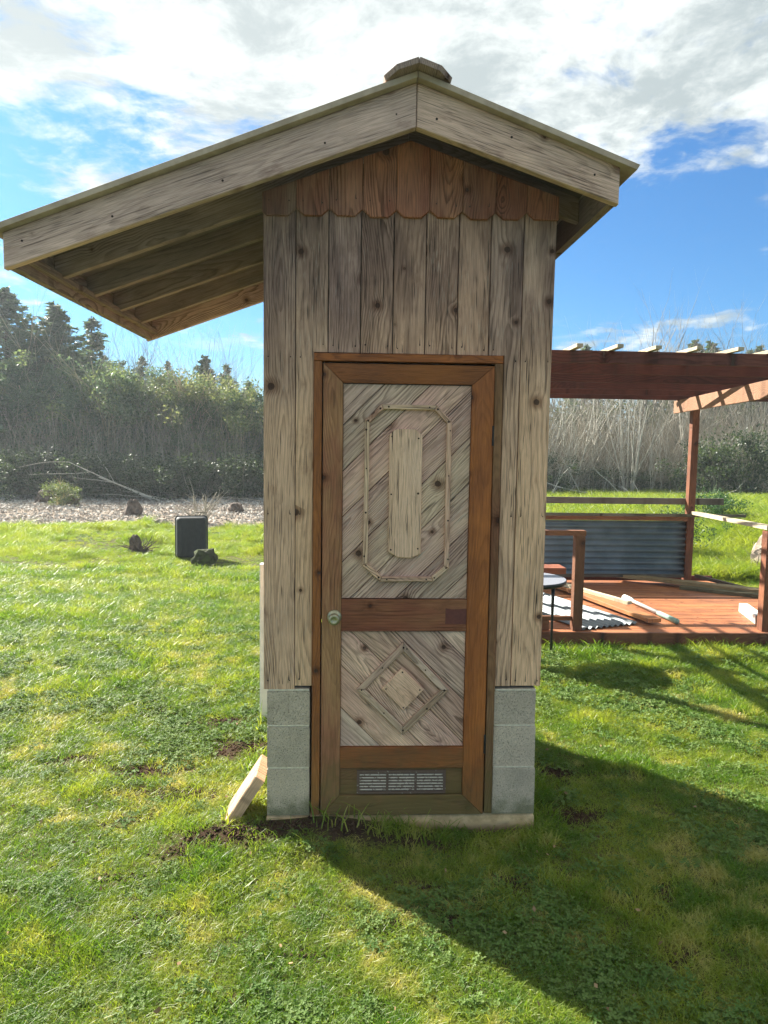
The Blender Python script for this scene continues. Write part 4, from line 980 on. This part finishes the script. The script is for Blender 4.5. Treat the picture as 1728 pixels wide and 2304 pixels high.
for i, (px, tp_, y, lab) in enumerate([(70, 775, 25.4, 'grey leafless crown between the tallest spruce and the pointed one'), (258, 790, 25.2, 'grey leafless crown right of the thin grey spruce'), (305, 800, 25.0, 'grey leafless crown beside the small spruce tip'), (358, 812, 25.0, 'grey leafless crown left of the small gappy conifer'), (425, 815, 25.0, 'grey leafless crown left of the rounded conifer'), (490, 822, 25.2, 'grey leafless crown between rounded and broad conifers'), (540, 835, 24.8, 'grey leafless crown beside the left outhouse wall')]):
    s = top_scale(tp_, y, 5.6); plant('leafless_tree', BT[2], px_x(px, y), y, s*0.75, i*1.3, lab, 'bare tree', 'leafless crowns of the left treeline', sz=s, tint=(0.55, 0.55, 0.58))
# grey leafless scrub right of the outhouse
lab_pos = ['right beside the outhouse wall', 'left of the white alder stems', 'behind the white alder stems', 'between the alder stems and the back post', 'just behind the pergola back post', 'right of the pergola back post', 'under the pale side beam', 'near the right frame edge', 'at the right frame edge']
for i, px in enumerate((1235, 1295, 1360, 1425, 1490, 1555, 1620, 1680, 1745)):
    for r_ in range(2):
        y = 27.0+r_*2.0+random.uniform(-0.3, 0.3)
        s = top_scale(845-25*r_, y, 6.0)
        plant('grey_scrub', BT[2], px_x(px+r_*30, y), y, s*1.1, i*1.3+r_, ('front' if r_ == 0 else 'rear') + ' clump of grey leafless scrub '+lab_pos[i], 'scrub', 'grey leafless scrub behind the pergola', sz=s, tint=(0.9, 0.88, 0.82))
for i, (px, tp_, y, k, lab) in enumerate([(1425, 880, 24.5, 0, 'fan of white alder stems leaning right behind the pergola'), (1285, 880, 25.0, 1, 'thin white alder near the outhouse wall'), (1330, 900, 25.5, 1, 'crooked white alder left of the stem fan'), (1372, 890, 25.8, 1, 'slim upright white alder behind the fallen branch'), (1572, 900, 25.0, 1, 'white alder stem just right of the pergola back post'), (1712, 880, 26.0, 1, 'white alder stems near the right frame edge'), (1220, 900, 25.5, 1, 'white alder half hidden by the outhouse wall')]):
    s = top_scale(tp_-60, y, 4.6); plant('white_alder', AL[k], px_x(px, y), y, s, 0.4+i*1.2, lab, 'alder tree', 'white alder stems behind the pergola')

# dense twig and leaf mass that closes the wood behind the single trees
def mass():
    rg = np.random.default_rng(99)
    n = 52000
    x = rg.uniform(-19, 26, n); left = x < 3.0
    y = np.where(left, rg.uniform(24.8, 29.5, n), rg.uniform(28.5, 33, n))
    hmax = np.where(left, 3.3-0.06*(x+9.5)+0.35*np.sin(x*1.3)+0.25*np.sin(x*3.1+1), 3.9+0.3*np.sin(x*1.1)+0.3*np.sin(x*2.7))
    z = -0.1+hmax*rg.random(n)**0.8
    kp = left | (rg.random(n) < 0.55); x, y, z, left = x[kp], y[kp], z[kp], left[kp]; n = len(x)
    V, F = quads(rg, np.stack([x, y, z], 1), 0.12, aspect=0.5)
    o = bpy.data.objects.new('undergrowth', np_mesh('undergrowth', V, F, M_BRAMBLE)); place(o, Matrix()); tag(o, 'dark tangled undergrowth filling the wood behind the single trees', 'undergrowth', kind='stuff'); o.color = (0.85, 0.85, 0.8, 1)
    m2 = left & (rg.random(n) < 0.9); nl = int(m2.sum())
    cx_ = rg.uniform(-16, 2, 150); cy_ = rg.uniform(24.2, 26.5, 150); cz_ = rg.uniform(0.8, 1.0, 150)*(4.0-0.045*(cx_+11)*2)*rg.uniform(0.35, 1.0, 150)
    wh = rg.integers(0, 150, nl); q = rg.normal(0, 1, (nl, 3)); q /= np.linalg.norm(q, axis=1)[:, None]; q *= rg.random((nl, 1))**0.4*np.array([0.75, 0.6, 0.55])
    C2 = np.stack([cx_[wh], cy_[wh], cz_[wh]], 1)+q; C2[:, 2] = np.maximum(C2[:, 2], 0.05)
    V, F = quads(rg, C2, 0.075, aspect=0.5)
    o = bpy.data.objects.new('thicket_foliage', np_mesh('thicket_foliage', V, F, M_LEAF)); place(o, Matrix()); tag(o, 'dense olive thicket foliage between the left treeline bushes', 'thicket', kind='stuff'); o.color = (0.9, 0.95, 1.0, 1)
    paths, radii = [], []
    for k in range(5200):
        if k % 3 == 0: x0 = rg.uniform(-15, 1.5); y0 = rg.uniform(20.8, 24.5); hh = rg.uniform(0.6, 3.6)
        else: x0 = rg.uniform(4, 19); y0 = rg.uniform(24.5, 29); hh = rg.uniform(0.8, 4.4)
        l = rg.normal(0, 0.30, 2); P = []
        for t in (0, .35, .7, 1.0): P.append((x0+l[0]*t*hh*0.6+rg.normal(0, .05), y0+l[1]*t*hh*0.4, -0.1+hh*t*(1-0.12*t*t)))
        r0 = rg.uniform(0.005, 0.013); paths.append(P); radii.append(np.linspace(r0, r0*0.4, 4))
    rg2 = np.random.default_rng(5)
    for k in range(520):                      # forking, tangled scrub
        rightside = k < 330
        x0 = rg2.uniform(3.5, 20) if rightside else rg2.uniform(-15, 1); y0 = rg2.uniform(24.3, 28.5) if rightside else rg2.uniform(23.2, 24.6)
        branch_paths(rg2, (x0, y0, -0.2), (rg2.normal(0, .35), rg2.normal(0, .25), 1), rg2.uniform(1.0, 2.6), rg2.uniform(0.010, 0.020), 2, paths, radii, split=4, spread=0.8, wig=0.22)
    wp_, wr_ = [], []
    for k in range(420):
        rightside = k < 330
        x0 = rg2.uniform(3.5, 20) if rightside else rg2.uniform(-14, 1); y0 = rg2.uniform(24.2, 26.0) if rightside else rg2.uniform(23.0, 24.0)
        branch_paths(rg2, (x0, y0, -0.2), (rg2.normal(0, .28), rg2.normal(0, .15), 1), rg2.uniform(1.2, 3.6), rg2.uniform(0.008, 0.015), 1, wp_, wr_, split=3, spread=0.6, wig=0.22)
    V, F = tube_arrays(wp_, wr_, 3)
    o = bpy.data.objects.new('pale_brushwood', np_mesh('pale_brushwood', V, F, M_ALDER)); place(o, Matrix()); tag(o, 'pale whippy stems threaded through the scrub', 'brushwood', kind='stuff')
    V, F = tube_arrays(paths, radii, 3)
    o = bpy.data.objects.new('brushwood', np_mesh('brushwood', V, F, M_TWIG)); place(o, Matrix()); tag(o, 'tangle of thin upright grey twigs along the edge of the wood', 'brushwood', kind='stuff')
    o.color = (0.95, 0.92, 0.85, 1)
mass()

# fallen branches, stumps, piles
def twigpile(name, x, y, n, L, r, label, cat, mat, flat=0.3, seed=5, rz0=None):
    rg = np.random.default_rng(seed); paths, radii = [], []
    for k in range(n):
        a = rg.uniform(0, 6.28) if rz0 is None else rz0+rg.normal(0, 0.25)
        d_ = (math.cos(a), math.sin(a)*0.6, flat*rg.uniform(0.1, 1.3))
        branch_paths(rg, (rg.normal(0, L*0.12), rg.normal(0, L*0.10), 0.03), d_, L*rg.uniform(0.5, 1.1), r*rg.uniform(.6, 1.2), 1, paths, radii, droop=0.05, split=2, spread=0.6)
    me = tube_mesh(paths, radii, 4, name, mat); o = bpy.data.objects.new(name, me); place(o, T(x, y, gz_(x, y))); tag(o, label, cat); return o
fy = 19.8
twigpile('fallen_branch', px_x(290, fy)+1.2, fy, 3, 3.0, 0.030, 'pale fallen branches lying before the left treeline', 'branch', M_ALDER, 0.35, 7, math.pi)
twigpile('fallen_branch', px_x(470, fy), fy, 3, 2.6, 0.018, 'thin arching fallen branches beside the outhouse wall', 'branch', M_TWIG, 0.6, 8)
fy = 23.6
twigpile('fallen_branch', px_x(1462, fy), fy, 3, 3.6, 0.040, 'long bleached fallen branch in front of the white alders', 'branch', M_ALDER, 0.12, 9, math.pi)
twigpile('fallen_branch', px_x(1440, fy), fy-0.3, 5, 1.3, 0.022, 'small bleached broken branches at the foot of the alder fan', 'branch', M_ALDER, 0.35, 12)
twigpile('fallen_branch', px_x(1600, 22.0), 22.0, 3, 1.3, 0.016, 'short pale branch right of the pergola back post', 'branch', M_ALDER, 0.35, 14)
twigpile('fallen_branch', px_x(1235, 23.0), 23.0, 3, 1.5, 0.022, 'pale broken branch beside the right outhouse wall', 'branch', M_ALDER, 0.8, 15, 0.6)
def stump(name, x, y, r, h, mat, label, cat, seed, cone=0.75, lump=0.18, tilt=0.0):
    rg = np.random.default_rng(seed); bmx = bmesh.new(); bmesh.ops.create_icosphere(bmx, subdivisions=3, radius=1.0)
    for v in bmx.verts:
        p = v.co.copy(); t = max(0.0, min(1.0, (p.z+1)/2)); f = 1-(1-cone)*t
        q = 1+lump*mnoise.noise(p*2.3+Vector((seed, 0, 0)))*1.6+lump*0.5*mnoise.noise(p*6+Vector((0, seed, 0)))
        v.co = Vector((p.x*r*f*q+tilt*t*h, p.y*r*f*q, (min(p.z, 0.72)+0.6)/1.32*h*(1+0.10*mnoise.noise(p*4+Vector((seed, seed, 0))))))
    me = bpy.data.meshes.new(name); bmx.to_mesh(me); me.materials.append(mat)
    o = bpy.data.objects.new(name, me); place(o, T(x, y, gz_(x, y)-0.02)); tag(o, label, cat); return o
stump('mossy_stump', -2.18, 7.60, 0.19, 0.27, M_MOSS, 'dark mossy stump in front of the black tub', 'stump', 3, 0.85, 0.25)
stump('tree_stump', px_x(302, 15.2), 15.2, 0.30, 0.42, M_DARKSTUMP, 'pointed brown stump at the near edge of the wood chips', 'stump', 4, 0.30, 0.3, 0.1)
stump('tree_stump', px_x(532, 16.0), 16.0, 0.20, 0.26, M_DARKSTUMP, 'small cut stump on the chips beside the outhouse wall', 'stump', 5, 0.85, 0.2)
stump('tree_stump', px_x(112, 18.5), 18.5, 0.26, 0.40, M_DARKSTUMP, 'dark sprouting stump at the back of the wood chips', 'stump', 6, 0.6, 0.35)
stump('tree_stump', px_x(173, 18.0), 18.0, 0.20, 0.32, M_DARKSTUMP, 'short round stump behind the wood chips', 'stump', 7, 0.8, 0.3)
stump('tree_stump', px_x(368, 13.0), 13.0, 0.18, 0.20, M_STUMP, 'low pale stump in the weeds behind the tub', 'stump', 8, 0.8, 0.3)
plant('sapling_bush', BR[0], px_x(145, 17.5), 17.5, 0.36, 1.0, 'small bright green seedling between two stumps on the chips', 'bush', sz=0.36, tint=(2.6, 2.3, 1.6))
twigpile('pruned_shrub', px_x(455, 13.6), 13.6, 22, 0.8, 0.022, 'leafless pruned shrub with curling twigs behind the tub', 'shrub', M_TWIG, 1.6, 21)
twigpile('brush_pile', -3.50, 8.95, 26, 0.34, 0.010, 'small pile of dead stems left of the black tub', 'brush pile', M_DARKSTUMP, 0.5, 22)
stump('soil_clod', -3.62, 9.05, 0.13, 0.30, M_DARKSTUMP, 'upright brown clod on the pile of dead stems', 'clod', 23, 0.4, 0.4)
stump('driftwood_root', 6.25, 7.35, 0.34, 0.62, M_STUMP, 'bleached root stump partly hidden by the right railing post', 'stump', 24, 0.5, 0.4, 0.25)
twigpile('root_tangle', 5.95, 7.2, 9, 0.55, 0.018, 'bleached roots spreading from the stump by the railing post', 'roots', M_STUMP, 0.5, 25)
plant('evergreen_shrub', BR[1], 5.25, 8.3, 0.36, 0.3, 'dark evergreen shrub just right of the pergola back post', 'shrub', sz=0.45, tint=(1.0, 1.3, 1.0))
plant('evergreen_shrub', BR[0], 7.2, 11.0, 0.45, 0.3, 'dark green shrub on the meadow bank behind the right rail', 'shrub', sz=0.4, tint=(1.0, 1.5, 1.0))

# wood chips
def chips():
    rg = np.random.default_rng(55); n = 26000
    x = rg.uniform(-13, 0.8, n); y = 12.2+rg.random(n)**0.8*10; m = chipmask(x, y) > rg.random(n)*0.9
    x, y = x[m], y[m]; z = ground(x, y)+rg.uniform(0, 0.035, len(x))
    V, F = quads(rg, np.stack([x, y, z], 1), 0.050, aspect=0.4)
    m_ = plain('wood_chip', (0.62, 0.59, 0.53, 1), (0.24, 0.20, 0.17, 1), 2.6, 0.8, spec=0.4)
    o = bpy.data.objects.new('wood_chips', np_mesh('wood_chips', V, F, m_)); place(o, Matrix()); tag(o, 'pale wood chips spread in front of the left treeline', 'wood chips', kind='stuff')
chips()

def clods():
    rg = np.random.default_rng(91); Cs = []
    for cx, cy, rx, ry, st in DIRT:
        n = int(2200*rx*ry/0.03*0.10)+12
        Cs.append(np.stack([rg.normal(cx, rx*0.55, n), rg.normal(cy, ry*0.55, n)], 1))
    C = np.concatenate(Cs); C = C[~((C[:, 0] > -0.40) & (C[:, 0] < 0.89) & (C[:, 1] > -0.01) & (C[:, 1] < YB))]
    n = len(C); z = ground(C[:, 0], C[:, 1]); s_ = rg.uniform(0.003, 0.012, n)**1.0
    base = np.array([(1, 0, 0), (-1, 0, 0), (0, 1, 0), (0, -1, 0), (0, 0, 1), (0, 0, -1)], float)
    V = np.repeat(np.stack([C[:, 0], C[:, 1], z+s_*0.3], 1), 6, 0)+np.tile(base, (n, 1))*np.repeat(s_, 6)[:, None]*rg.uniform(0.6, 1.2, (n*6, 1))
    f = np.array([(0, 2, 4), (2, 1, 4), (1, 3, 4), (3, 0, 4), (2, 0, 5), (1, 2, 5), (3, 1, 5), (0, 3, 5)])
    F = (f[None]+np.arange(n)[:, None, None]*6).reshape(-1, 3)
    m_ = plain('soil_crumb', (0.030, 0.018, 0.012, 1), (0.095, 0.060, 0.038, 1), 9, 1.0, spec=0.1)
    o = bpy.data.objects.new('soil_crumbs', np_mesh('soil_crumbs', V, F, m_)); place(o, Matrix()); tag(o, 'dark crumbs of bare soil in the worn patches around the outhouse', 'soil', kind='stuff')
clods()
# strands of longer grass against the blocks and footing are part of the lawn object
def leaf_litter():
    rg = np.random.default_rng(17); n = 520
    y = -1.6+9*rg.random(n)**1.6; x = rg.uniform(-1, 1, n)*(1.4+0.62*(y+3.3)); z = ground(x, y)+rg.uniform(0.012, 0.035, n)
    k = ~((x > -0.45) & (x < 0.95) & (y > -0.05) & (y < 1.45)) & ~((x > 0.4) & (y > 3.1) & (y < 6.2)); C = np.stack([x, y, z], 1)[k]
    V, F = quads(rg, C, 0.011, aspect=0.6)
    m_ = plain('dead_leaf', (0.36, 0.24, 0.12, 1), (0.20, 0.12, 0.06, 1), 2.0, 0.7)
    o = bpy.data.objects.new('leaf_litter', np_mesh('leaf_litter', V, F, m_)); place(o, Matrix()); tag(o, 'small dead brown leaf scraps scattered over the lawn', 'dead leaves', kind='stuff')
leaf_litter()

def haze():  # added volume: its scatter stands in for the lens-glare veil over the trees
    m = bpy.data.materials.new('glare_veil_haze'); m.use_nodes = True; nt = m.node_tree; nt.nodes.clear()
    out = nt.nodes.new('ShaderNodeOutputMaterial'); v = nt.nodes.new('ShaderNodeVolumePrincipled')
    v.inputs['Color'].default_value = (0.86, 0.95, 1.0, 1); v.inputs['Density'].default_value = HAZE; v.inputs['Anisotropy'].default_value = 0.4
    nt.links.new(v.outputs[0], out.inputs['Volume'])
    V = [(x, y, z) for z in (-3.0, 13.0) for y in (-70, 720) for x in (-420, 420)]
    F = [(0, 2, 3, 1), (4, 5, 7, 6), (0, 1, 5, 4), (2, 6, 7, 3), (0, 4, 6, 2), (1, 3, 7, 5)]
    o = mesh_obj('haze', V, F, m); place(o, Matrix()); tag(o, 'thin bluish haze added in place of the lens glare veil', 'haze', kind='stuff')
HAZE = 0.0013
haze()

# ------------------------------------------------------------------ grass
def grass_mat(name, lush, yellow, straw, transl=0.5, bright=1.0):
    m, g, b = new_mat(name)
    geo = g.n('ShaderNodeNewGeometry').outputs['Position']; rnd = g.n('ShaderNodeObjectInfo').outputs['Random']
    px_, py_, pz_ = g.sep(geo); flat = g.xyz(px_, py_, 0)
    a = g.noise(flat, 1.1, 4, 0.6); b2 = g.noise(flat, 4.5, 3, 0.6); c3 = g.noise(flat, 60, 1, 0.5)
    c = g.mix(g.step(g.m('ADD', g.m('MULTIPLY', a, 0.6), g.m('MULTIPLY', b2, 0.4)), 0.40, 0.62), lush, yellow)
    near = g.step(py_, 4.5, 1.5)
    st = g.step(g.m('ADD', g.m('ADD', g.m('MULTIPLY', b2, 0.5), g.m('MULTIPLY', g.noise(flat, 0.9, 3, 0.6), 0.5)), g.m('MULTIPLY', c3, 0.16)), 0.615, 0.72)
    c = g.mix(g.m('MULTIPLY', st, g.m('ADD', 0.20, g.m('MULTIPLY', near, 0.40))), c, straw)
    dead = g.step(g.noise(geo, 140.0, 1, 0.5), 0.60, 0.66, 0.0, 0.7)
    c = g.mix(dead, c, g.mix(0.6, c, straw))
    c = g.mix(g.step(c3, 0.35, 0.75, 0.0, 0.45), c, g.mix(1.0, c, (1.45, 1.35, 1.1, 1), 'MULTIPLY'))
    g.L(c, b.inputs['Base Color']); b.inputs['Roughness'].default_value = 0.42; b.inputs['Specular IOR Level'].default_value = 0.38
    tr = g.n('ShaderNodeBsdfTranslucent'); g.L(g.mix(1.0, c, (1.55, 1.5, 0.7, 1), 'MULTIPLY'), tr.inputs[0])
    ms = g.n('ShaderNodeMixShader'); ms.inputs[0].default_value = transl
    g.L(b.outputs[0], ms.inputs[1]); g.L(tr.outputs[0], ms.inputs[2])
    g.L(ms.outputs[0], m.node_tree.nodes['Material Output'].inputs['Surface'])
    return m
M_GRASS = grass_mat('lawn_grass', (0.085, 0.180, 0.014, 1), (0.240, 0.300, 0.036, 1), (0.50, 0.43, 0.21, 1))
M_WEED = grass_mat('meadow_grass', (0.130, 0.215, 0.025, 1), (0.240, 0.300, 0.040, 1), (0.38, 0.33, 0.13, 1))
def leaf_mat():
    m, g, b = new_mat('clover_leaf')
    rnd = g.n('ShaderNodeObjectInfo').outputs['Random']
    c = g.mix(rnd, (0.075, 0.150, 0.026, 1), (0.15, 0.22, 0.055, 1))
    g.L(c, b.inputs['Base Color']); b.inputs['Roughness'].default_value = 0.62; b.inputs['Specular IOR Level'].default_value = 0.22
    tr = g.n('ShaderNodeBsdfTranslucent'); g.L(g.mix(1.0, c, (1.3, 1.4, 0.7, 1), 'MULTIPLY'), tr.inputs[0])
    ms = g.n('ShaderNodeMixShader'); ms.inputs[0].default_value = 0.3
    g.L(b.outputs[0], ms.inputs[1]); g.L(tr.outputs[0], ms.inputs[2])
    g.L(ms.outputs[0], m.node_tree.nodes['Material Output'].inputs['Surface'])
    return m
M_CLOVER = leaf_mat()
def clump(name, seed, n, R, h, w, lean, mat, curl=0.5):
    rg = np.random.default_rng(seed); V = []; F = []
    for k in range(n):
        a = rg.uniform(0, 6.28); r = R*math.sqrt(rg.random()); bx_, by_ = r*math.cos(a), r*math.sin(a)
        hh = h*rg.uniform(0.45, 1.2); la = rg.uniform(0, 6.28); l = lean*rg.uniform(0.2, 1.3)*hh; wa = rg.uniform(0, 6.28)
        wx_, wy_ = math.cos(wa)*w/2, math.sin(wa)*w/2; k0 = len(V)
        for t, ww in ((0, 1.0), (0.45, 0.85), (0.8, 0.5)):
            ox = bx_+math.cos(la)*l*t**1.8; oy = by_+math.sin(la)*l*t**1.8; z = hh*(t-curl*0.35*t*t)
            V += [(ox-wx_*ww, oy-wy_*ww, z), (ox+wx_*ww, oy+wy_*ww, z)]
        t = 1.0; V.append((bx_+math.cos(la)*l, by_+math.sin(la)*l, hh*(1-curl*0.35)))
        F += [(k0, k0+1, k0+3, k0+2), (k0+2, k0+3, k0+5, k0+4), (k0+4, k0+5, k0+6)]
    return mesh_obj(name, V, F, mat)
def clover(name, seed, n, R, s):
    rg = np.random.default_rng(seed); V = []; F = []
    for k in range(n):
        a = rg.uniform(0, 6.28); r = R*math.sqrt(rg.random()); c = np.array([r*math.cos(a), r*math.sin(a), rg.uniform(0.008, 0.03)]); a0 = rg.uniform(0, 6.28)
        nrm = np.array([rg.normal(0, .35), rg.normal(0, .35), 1.0]); nrm /= np.linalg.norm(nrm)
        e = np.cross(nrm, [1, 0, 0]); e /= np.linalg.norm(e); f = np.cross(nrm, e)
        for j in range(3):
            t = a0+j*2.094; d_ = e*math.cos(t)+f*math.sin(t); q = -e*math.sin(t)+f*math.cos(t); k0 = len(V); ss_ = s*rg.uniform(.7, 1.2)
            V += [tuple(c), tuple(c+d_*ss_*0.55+q*ss_*0.42+nrm*ss_*0.15), tuple(c+d_*ss_), tuple(c+d_*ss_*0.55-q*ss_*0.42+nrm*ss_*0.15)]
            F.append((k0, k0+1, k0+2, k0+3))
    return mesh_obj(name, V, F, M_CLOVER)
def collection_of(name, objs):
    c = bpy.data.collections.new(name)
    for o in objs: c.objects.link(o)
    return c
def scatter(name, label, cat, P, S, coll, nvar, V_idx, seed=0):
    """points P (n,3) with scale S and variant index -> one object whose geometry nodes instance the clumps"""
    n = len(P); rg = np.random.default_rng(seed)
    me = bpy.data.meshes.new(name); me.vertices.add(n); me.vertices.foreach_set('co', np.asarray(P, np.float32).ravel())
    a = me.attributes.new('size', 'FLOAT', 'POINT'); a.data.foreach_set('value', np.asarray(S, np.float32))
    a = me.attributes.new('spin', 'FLOAT', 'POINT'); a.data.foreach_set('value', rg.uniform(0, 6.283, n).astype(np.float32))
    a = me.attributes.new('kindex', 'INT', 'POINT'); a.data.foreach_set('value', np.asarray(V_idx, np.int32))
    o = bpy.data.objects.new(name, me); place(o, Matrix()); tag(o, label, cat, kind='stuff')
    nt = bpy.data.node_groups.new(name, 'GeometryNodeTree')
    nt.interface.new_socket('Geometry', in_out='INPUT', socket_type='NodeSocketGeometry'); nt.interface.new_socket('Geometry', in_out='OUTPUT', socket_type='NodeSocketGeometry')
    N = nt.nodes.new; gi = N('NodeGroupInput'); go = N('NodeGroupOutput'); ip = N('GeometryNodeInstanceOnPoints'); ci = N('GeometryNodeCollectionInfo')
    ci.inputs['Collection'].default_value = coll; ci.inputs['Separate Children'].default_value = True; ci.inputs['Reset Children'].default_value = True
    def attr(nm, ty):
        q = N('GeometryNodeInputNamedAttribute'); q.data_type = ty; q.inputs['Name'].default_value = nm
        return [s for s in q.outputs if s.enabled and s.name == 'Attribute'][0] if True else None
    L = nt.links.new
    L(gi.outputs[0], ip.inputs['Points']); L(ci.outputs[0], ip.inputs['Instance']); ip.inputs['Pick Instance'].default_value = True
    L(attr('kindex', 'INT'), ip.inputs['Instance Index']); L(attr('size', 'FLOAT'), ip.inputs['Scale'])
    cx = N('ShaderNodeCombineXYZ'); L(attr('spin', 'FLOAT'), cx.inputs[2]); L(cx.outputs[0], ip.inputs['Rotation'])
    L(ip.outputs[0], go.inputs[0])
    md = o.modifiers.new('scatter', 'NODES'); md.node_group = nt
    return o
def grass():
    rg = np.random.default_rng(77)
    lawn = [clump('grass_clump', s, 46, 0.060, (0.028, 0.034, 0.030, 0.040)[s], 0.0026, 1.25, M_GRASS, 0.9) for s in range(4)] + [clump('grass_clump', 9+s, 34, 0.05, 0.055, 0.0030, 0.9, M_GRASS, 0.7) for s in range(2)] + [clover('clover_clump', 20+s, 20, 0.055, 0.0125) for s in range(2)]
    for i, o in enumerate(lawn): o.name = 'a%02d_clump' % i
    cl_ = collection_of('lawn_clumps', lawn)
    n = 64000
    t = rg.random(n); y = -2.6+9.9*t**1.45; hw = 1.6+0.66*(y+3.3)
    x = rg.uniform(-1, 1, n)*hw+0.2
    keep = (dirtmask(x, y) < 0.16+0.50*rg.random(n)) & ~((x > -0.40) & (x < 0.90) & (y > -0.015) & (y < YB)) & ~((x > 0.45) & (y > 3.22) & (y < 6.1) & (x < 4.85))
    x, y = x[keep], y[keep]; n = len(x); z = ground(x, y)
    a = bil(_N1, _gx, _gy, x*4+5, y*4+20) + 0.5*bil(_N1, _gx, _gy, x*9-3, y*9+11)
    idx = rg.integers(0, 4, n); idx = np.where(a > 0.38, rg.integers(4, 6, n), idx)
    cloverm = bil(_N1, _gx, _gy, x*3-11, y*3+30)+0.35*bil(_N1, _gx, _gy, x*11-3, y*9+2)
    idx = np.where((cloverm > 0.24) & (rg.random(n) < 0.42) & (y < 3.0), rg.integers(6, 8, n), idx)
    idx = np.where(rg.random(n) < 0.05*(y < 4), rg.integers(6, 8, n), idx)
    S = rg.uniform(0.7, 1.25, n)*(1+0.22*np.clip(y, 0, 7))
    edge = ((x > -0.50) & (x < 1.0) & (y > -0.12) & (y < YB+0.1)); S = np.where(edge & (rg.random(n) < 0.55), S*rg.uniform(1.3, 2.1, n), S)
    edge2 = (x > 0.4) & (y > 3.0) & (y < 3.25); S = np.where(edge2, S*1.35, S)
    idx = np.where((edge | edge2) & (idx > 5), 4, idx)
    scatter('lawn_grass', 'short mown lawn grass and clover around the outhouse', 'grass', np.stack([x, y, z-0.004], 1), S, cl_, 8, idx, 3)
    weeds = [clump('grass_clump', 40+s, 34, 0.11, 0.16, 0.008, 0.9, M_WEED) for s in range(3)] + [clump('grass_clump', 50+s, 26, 0.09, 0.30, 0.010, 0.9, M_WEED, 0.8) for s in range(2)] + [clover('clover_clump', 60, 60, 0.14, 0.035)]
    for i, o in enumerate(weeds): o.name = 'b%02d_clump' % i
    cw = collection_of('weed_clumps', weeds)
    hum = np.stack([rg.uniform(-9, 1, 46), rg.uniform(7.4, 13.2, 46), rg.uniform(0.12, 0.32, 46)], 1)
    n = 42000
    y = 6.6+7.8*rg.random(n)**1.2; x = rg.uniform(-1, 1, n)*(0.62*(y+3.3)+1.5)
    n2 = 17000; y2 = 6.3+20*rg.random(n2)**1.15; x2 = 1.0+rg.random(n2)*(0.62*(y2+3.3)+3)
    n3 = 900; y3 = rg.uniform(5.2, 7.0, n3); x3 = rg.uniform(4.9, 7.5, n3)
    x = np.concatenate([x, x2, x3]); y = np.concatenate([y, y2, y3])
    n = len(x)
    keep = (chipmask(x, y) < 0.5) & ~((x > 0.45) & (y > 3.22) & (y < 6.15) & (x < 4.85)) & (ss(y, 6.5, 7.4) > rg.random(n)*0.9*(x < 4)) 
    x, y = x[keep], y[keep]; n = len(x); z = ground(x, y)
    a = bil(_N1, _gx, _gy, x*1.5+5, y*1.5+2)+0.4*bil(_N1, _gx, _gy, x*6-1, y*6+2)
    idx = rg.integers(0, 3, n); idx = np.where((a > 0.22) | ((x > 5) & (rg.random(n) < 0.6)), rg.integers(3, 5, n), idx); idx = np.where((a < -0.25) & (rg.random(n) < 0.5), 5, idx)
    S = rg.uniform(0.5, 1.1, n)*np.where(x > 4, 1.25, 0.72)*(0.8+0.4*ss(y, 7, 12))
    hb = np.zeros(n)
    for hx, hy, hr in hum: hb = np.maximum(hb, np.exp(-((x-hx)**2+(y-hy)**2)/hr**2))
    S = S*np.where(x < 4, 0.62*(1+0.75*hb)*(0.8+0.45*(a > 0.05)), 0.95)
    scatter('meadow_grass', 'long rough weeds and meadow grass beyond the mown lawn', 'grass', np.stack([x, y, z-0.01], 1), S, cw, 6, idx, 4)
grass()
